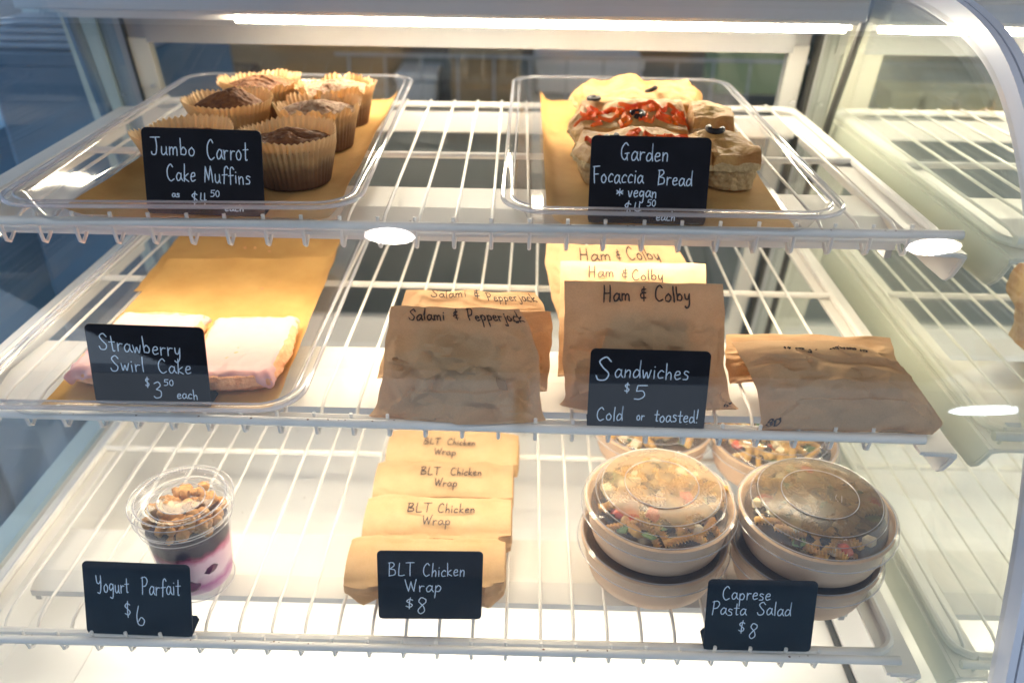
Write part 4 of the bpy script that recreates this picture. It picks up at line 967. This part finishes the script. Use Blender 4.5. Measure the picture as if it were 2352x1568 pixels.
FUS = small_mesh(fus, 'fusilli', 'pasta'); CHE = small_mesh(lambda m: m.box((-.005, -.005, -.004), (.005, .005, .004), bev=.001), 'cheese', 'cheese')
TOM = small_mesh(blob(.0075, .8, 3), 'tomato', 'tomato'); BAS = small_mesh(blob(.007, .18, 5), 'basil', 'basil'); OLV = small_mesh(blob(.0055, .8, 7), 'olive', 'olive')
def salad_bowl(loc, label, seed, dome=True, tilt=(0, 0), fill=True, frost=True):
    t = thing('salad_bowl', label, 'salad bowl', loc, (tilt[0], tilt[1], seed*.7), group='kraft bowls of pasta salad')
    h = .045; rt_, rb = .0705, .0585
    m = MB(); m.lathe([(.001, .002), (.050, .002), (.053, 0), (.0580, .0012), (.0645, .0060), (.0675, .016), (rt_, h-.004), (rt_+.003, h-.003), (rt_+.0035, h), (rt_+.001, h+.001), (rt_-.001, h-.001), (.064, .014), (.055, .0045), (.001, .0035)], 72); m.build('bowl', M['bowl'], t)
    rim = rt_+.0048
    m = MB()
    def sc(r, z, a):
        k = 1+(.006*(1 if sin(a*26) > .2 else 0) if r > rim-.0001 and z < h else 0); return r*k, z
    if dome:
        prof = [(rim+.0010, h-.008), (rim+.0012, h-.004), (rim, h+.0015), (rim-.0035, h+.003), (rim-.0060, h+.0015), (rim-.0085, h+.004), (rim-.0105, h+.0090), (rim-.0125, h+.0096), (rim-.0140, h+.0135), (rim-.0160, h+.0165)]
        m.lathe(prof, 96, warp=sc); m.build('lid_rim', M['lidclear'], t)
        rr = rim-.0160; m = MB()
        m.lathe([(rr, h+.0165), (rr-.002, h+.0176), (rr-.02, h+.0184), (.0365, h+.0187), (.0358, h+.0197), (.0350, h+.0189), (.018, h+.0192), (.0005, h+.0194)], 96); lidtop = m.build('lid_top', M['lidsteam' if seed == 4 else 'lidfrost' if frost else 'lidclear'], t)
        for q, r0 in ((h+.0176, rr-.0016), (h+.0197, .0358), (h+.0099, rim-.0118)):
            m = MB(); m.tube([(r0*cos(2*pi*k/64), r0*sin(2*pi*k/64), q) for k in range(64)], .00042, 5, closed=True); m.build('lid_ridge', M['acrylicrim'], lidtop)
        m = MB(); fl_ = lambda a, b: (Vector((a, b, h+.0192)), Vector((0, 0, 1)))
        ribbon(m, [[(-.020, .006, 0), (-.020, -.004, 0)], [(-.017, .006, 0), (-.014, .001, 0), (-.0155, -.004, 0)], [(-.010, .006, 0), (-.010, -.004, 0), (-.006, -.004, 0), (-.006, .006, 0)]], fl_, .0005)
        m.build('embossed_mark', M['acrylicrim'], lidtop, smooth=False)
    else:
        prof = [(rim+.0010, h-.008), (rim+.0012, h-.004), (rim, h+.0015), (rim-.0035, h+.003), (rim-.0070, h+.0010), (rim-.0105, h-.0015), (.0005, h-.0012)]
        m.lathe(prof, 96, warp=sc); m.build('lid', M['lidclear'], t)
    for q, r0 in ((h+.0032, rim-.0030), (h-.0078, rim+.0016)):
        m = MB(); m.tube([(r0*cos(2*pi*k/72), r0*sin(2*pi*k/72), q) for k in range(72)], .00065, 6, closed=True); m.build('lid_bead', M['acrylicrim'], t)
    m = MB(); m.lathe([(.0005, h-.006), (.04, h-.0065), (rt_-.0035, h-.008)], 40, warp=lambda r, z, a: (r, z+.002*noise.noise(Vector((r*90*cos(a), r*90*sin(a), seed))))); m.build('dressing', M['darksauce'], t)
    if fill:
        rnd = random.Random(seed)
        for i in range(120):
            a = rnd.uniform(0, 2*pi); r = (rt_-.012)*sqrt(rnd.uniform(.02, 1)); kind = rnd.choices([0, 1, 2, 3, 4], [12, 2.5, .8, 2, 2.4])[0]
            me = (FUS, CHE, TOM, BAS, OLV)[kind]; nm = ('fusilli', 'cheese_cube', 'tomato_piece', 'basil_leaf', 'olive')[kind]
            share(me, nm, t, (r*cos(a), r*sin(a), h-.004+rnd.uniform(0, .011)*(1-(r/rt_)**4)), (rnd.uniform(-.5, .5), rnd.uniform(-.4, .4), rnd.uniform(0, 6)))
    return t
zs_ = .0428
salad_bowl((.1375, .614, Z3), 'lower bowl of the front left pasta salad stack', 1, dome=False, fill=False)
salad_bowl((.1390, .616, Z3+zs_), 'upper bowl of the front left pasta salad stack, lamp glaring on its lid', 2)
salad_bowl((.2870, .606, Z3), 'lower bowl of the front right pasta salad stack', 3, dome=False, fill=False)
salad_bowl((.2905, .606, Z3+zs_+.0005), 'upper bowl of the front right pasta salad stack with dark misted lid', 4, tilt=(0, .012))
salad_bowl((.1625, .812, Z3), 'rear left bowl of pasta salad behind the front stack', 5, frost=False)
salad_bowl((.3010, .782, Z3), 'rear right bowl of pasta salad close to the green glass', 6, frost=False)

# ================================================================== PARFAIT
t = thing('parfait_cup', 'clear lidded cup of berry yogurt topped with granola', 'parfait', (-.3210, .5820, Z3)); t.scale = (1.04, 1.04, 1.04)
H_ = .098
m = MB(); m.lathe([(.001, .0025), (.028, .0025), (.0295, 0), (.0320, .0005), (.0326, .012), (.0395, H_-.014), (.0405, H_-.013), (.0415, H_-.003), (.0425, H_)], 80); cup = m.build('cup', M['cupclear'], t)
m = MB(); m.lathe([(.001, .007), (.0305, .007), (.0314, .009), (.0320, .014), (.0366, .070), (.034, .0715), (.001, .0725)], 64); m.build('yogurt', M['yogurt'], t)
for a, z, r in ((-1.35, .021, .0085), (-.75, .036, .0065), (-2.2, .040, .0060)):
    rr = .0318+.0048*(z-.014)/.056-.004
    m = MB(); blob(r*1.15, .7, a*3)(m); o = m.build('berry', M['berry'], t); o.location = (rr*cos(a), rr*sin(a), z); o.scale = (1, 1, 1)
GR = [small_mesh(blob(.0052, .8, 11+i), 'granola_%d' % i, 'granola') for i in range(4)]
rnd = random.Random(4)
for i in range(120):
    a = rnd.uniform(0, 2*pi); lv = i/120; r = .033*sqrt(rnd.uniform(0, 1))*(1 if lv < .7 else .8)
    k = rnd.uniform(.6, 1.35); share(GR[i % 4], 'granola_cluster', t, (r*cos(a), r*sin(a), .0745+lv*.019), (rnd.uniform(0, 6), rnd.uniform(0, 6), rnd.uniform(0, 6)), (k, k, k))
m = MB(); m.lathe([(.0440, H_-.010), (.0455, H_-.008), (.0462, H_), (.0455, H_+.0035), (.0425, H_+.0045), (.0395, H_+.0035), (.0375, H_+.0005), (.0350, -.001+H_), (.022, H_), (.0205, H_+.0014), (.001, H_+.0012)], 96); lid_ = m.build('lid', M['cupclear'], t)
for r0, z in ((.0458, H_+.003), (.0443, H_-.0095), (.0400, H_+.0040), (.0290, H_+.0002), (.0210, H_+.0014), (.0422, H_-.014), (.0415, H_-.020), (.0325, .0008)):
    m = MB(); m.tube([(r0*cos(2*pi*k/64), r0*sin(2*pi*k/64), z) for k in range(64)], .00045, 5, closed=True); m.build('lid_ridge' if z > H_-.012 else 'cup_ridge', M['acrylicrim'], lid_ if z > H_-.012 else cup)
m = MB()
for k in range(96):
    a = 2*pi*k/96; c, s = cos(a), sin(a); m.tube([(.0378*c, .0378*s, H_+.0012), (.0420*c, .0420*s, H_+.0046)], .00028, 4)
o = m.build('lid_knurl', M['acrylicrim'], lid_); o['kind'] = 'stuff'
# neighbour section: a loaf on the middle shelf just visible at the right edge
b = thing('bread_loaf', 'orange brown loaf on the shelf beyond the green glass, cut by the right edge', 'bread', (.560, .70, .991))
lumpy(.060, .070, .040, 31, .004, n=18).build('loaf', [M['crust'], M['crust']], b)
for o in list(S.objects):
    if '_o' in o: del o['_o']
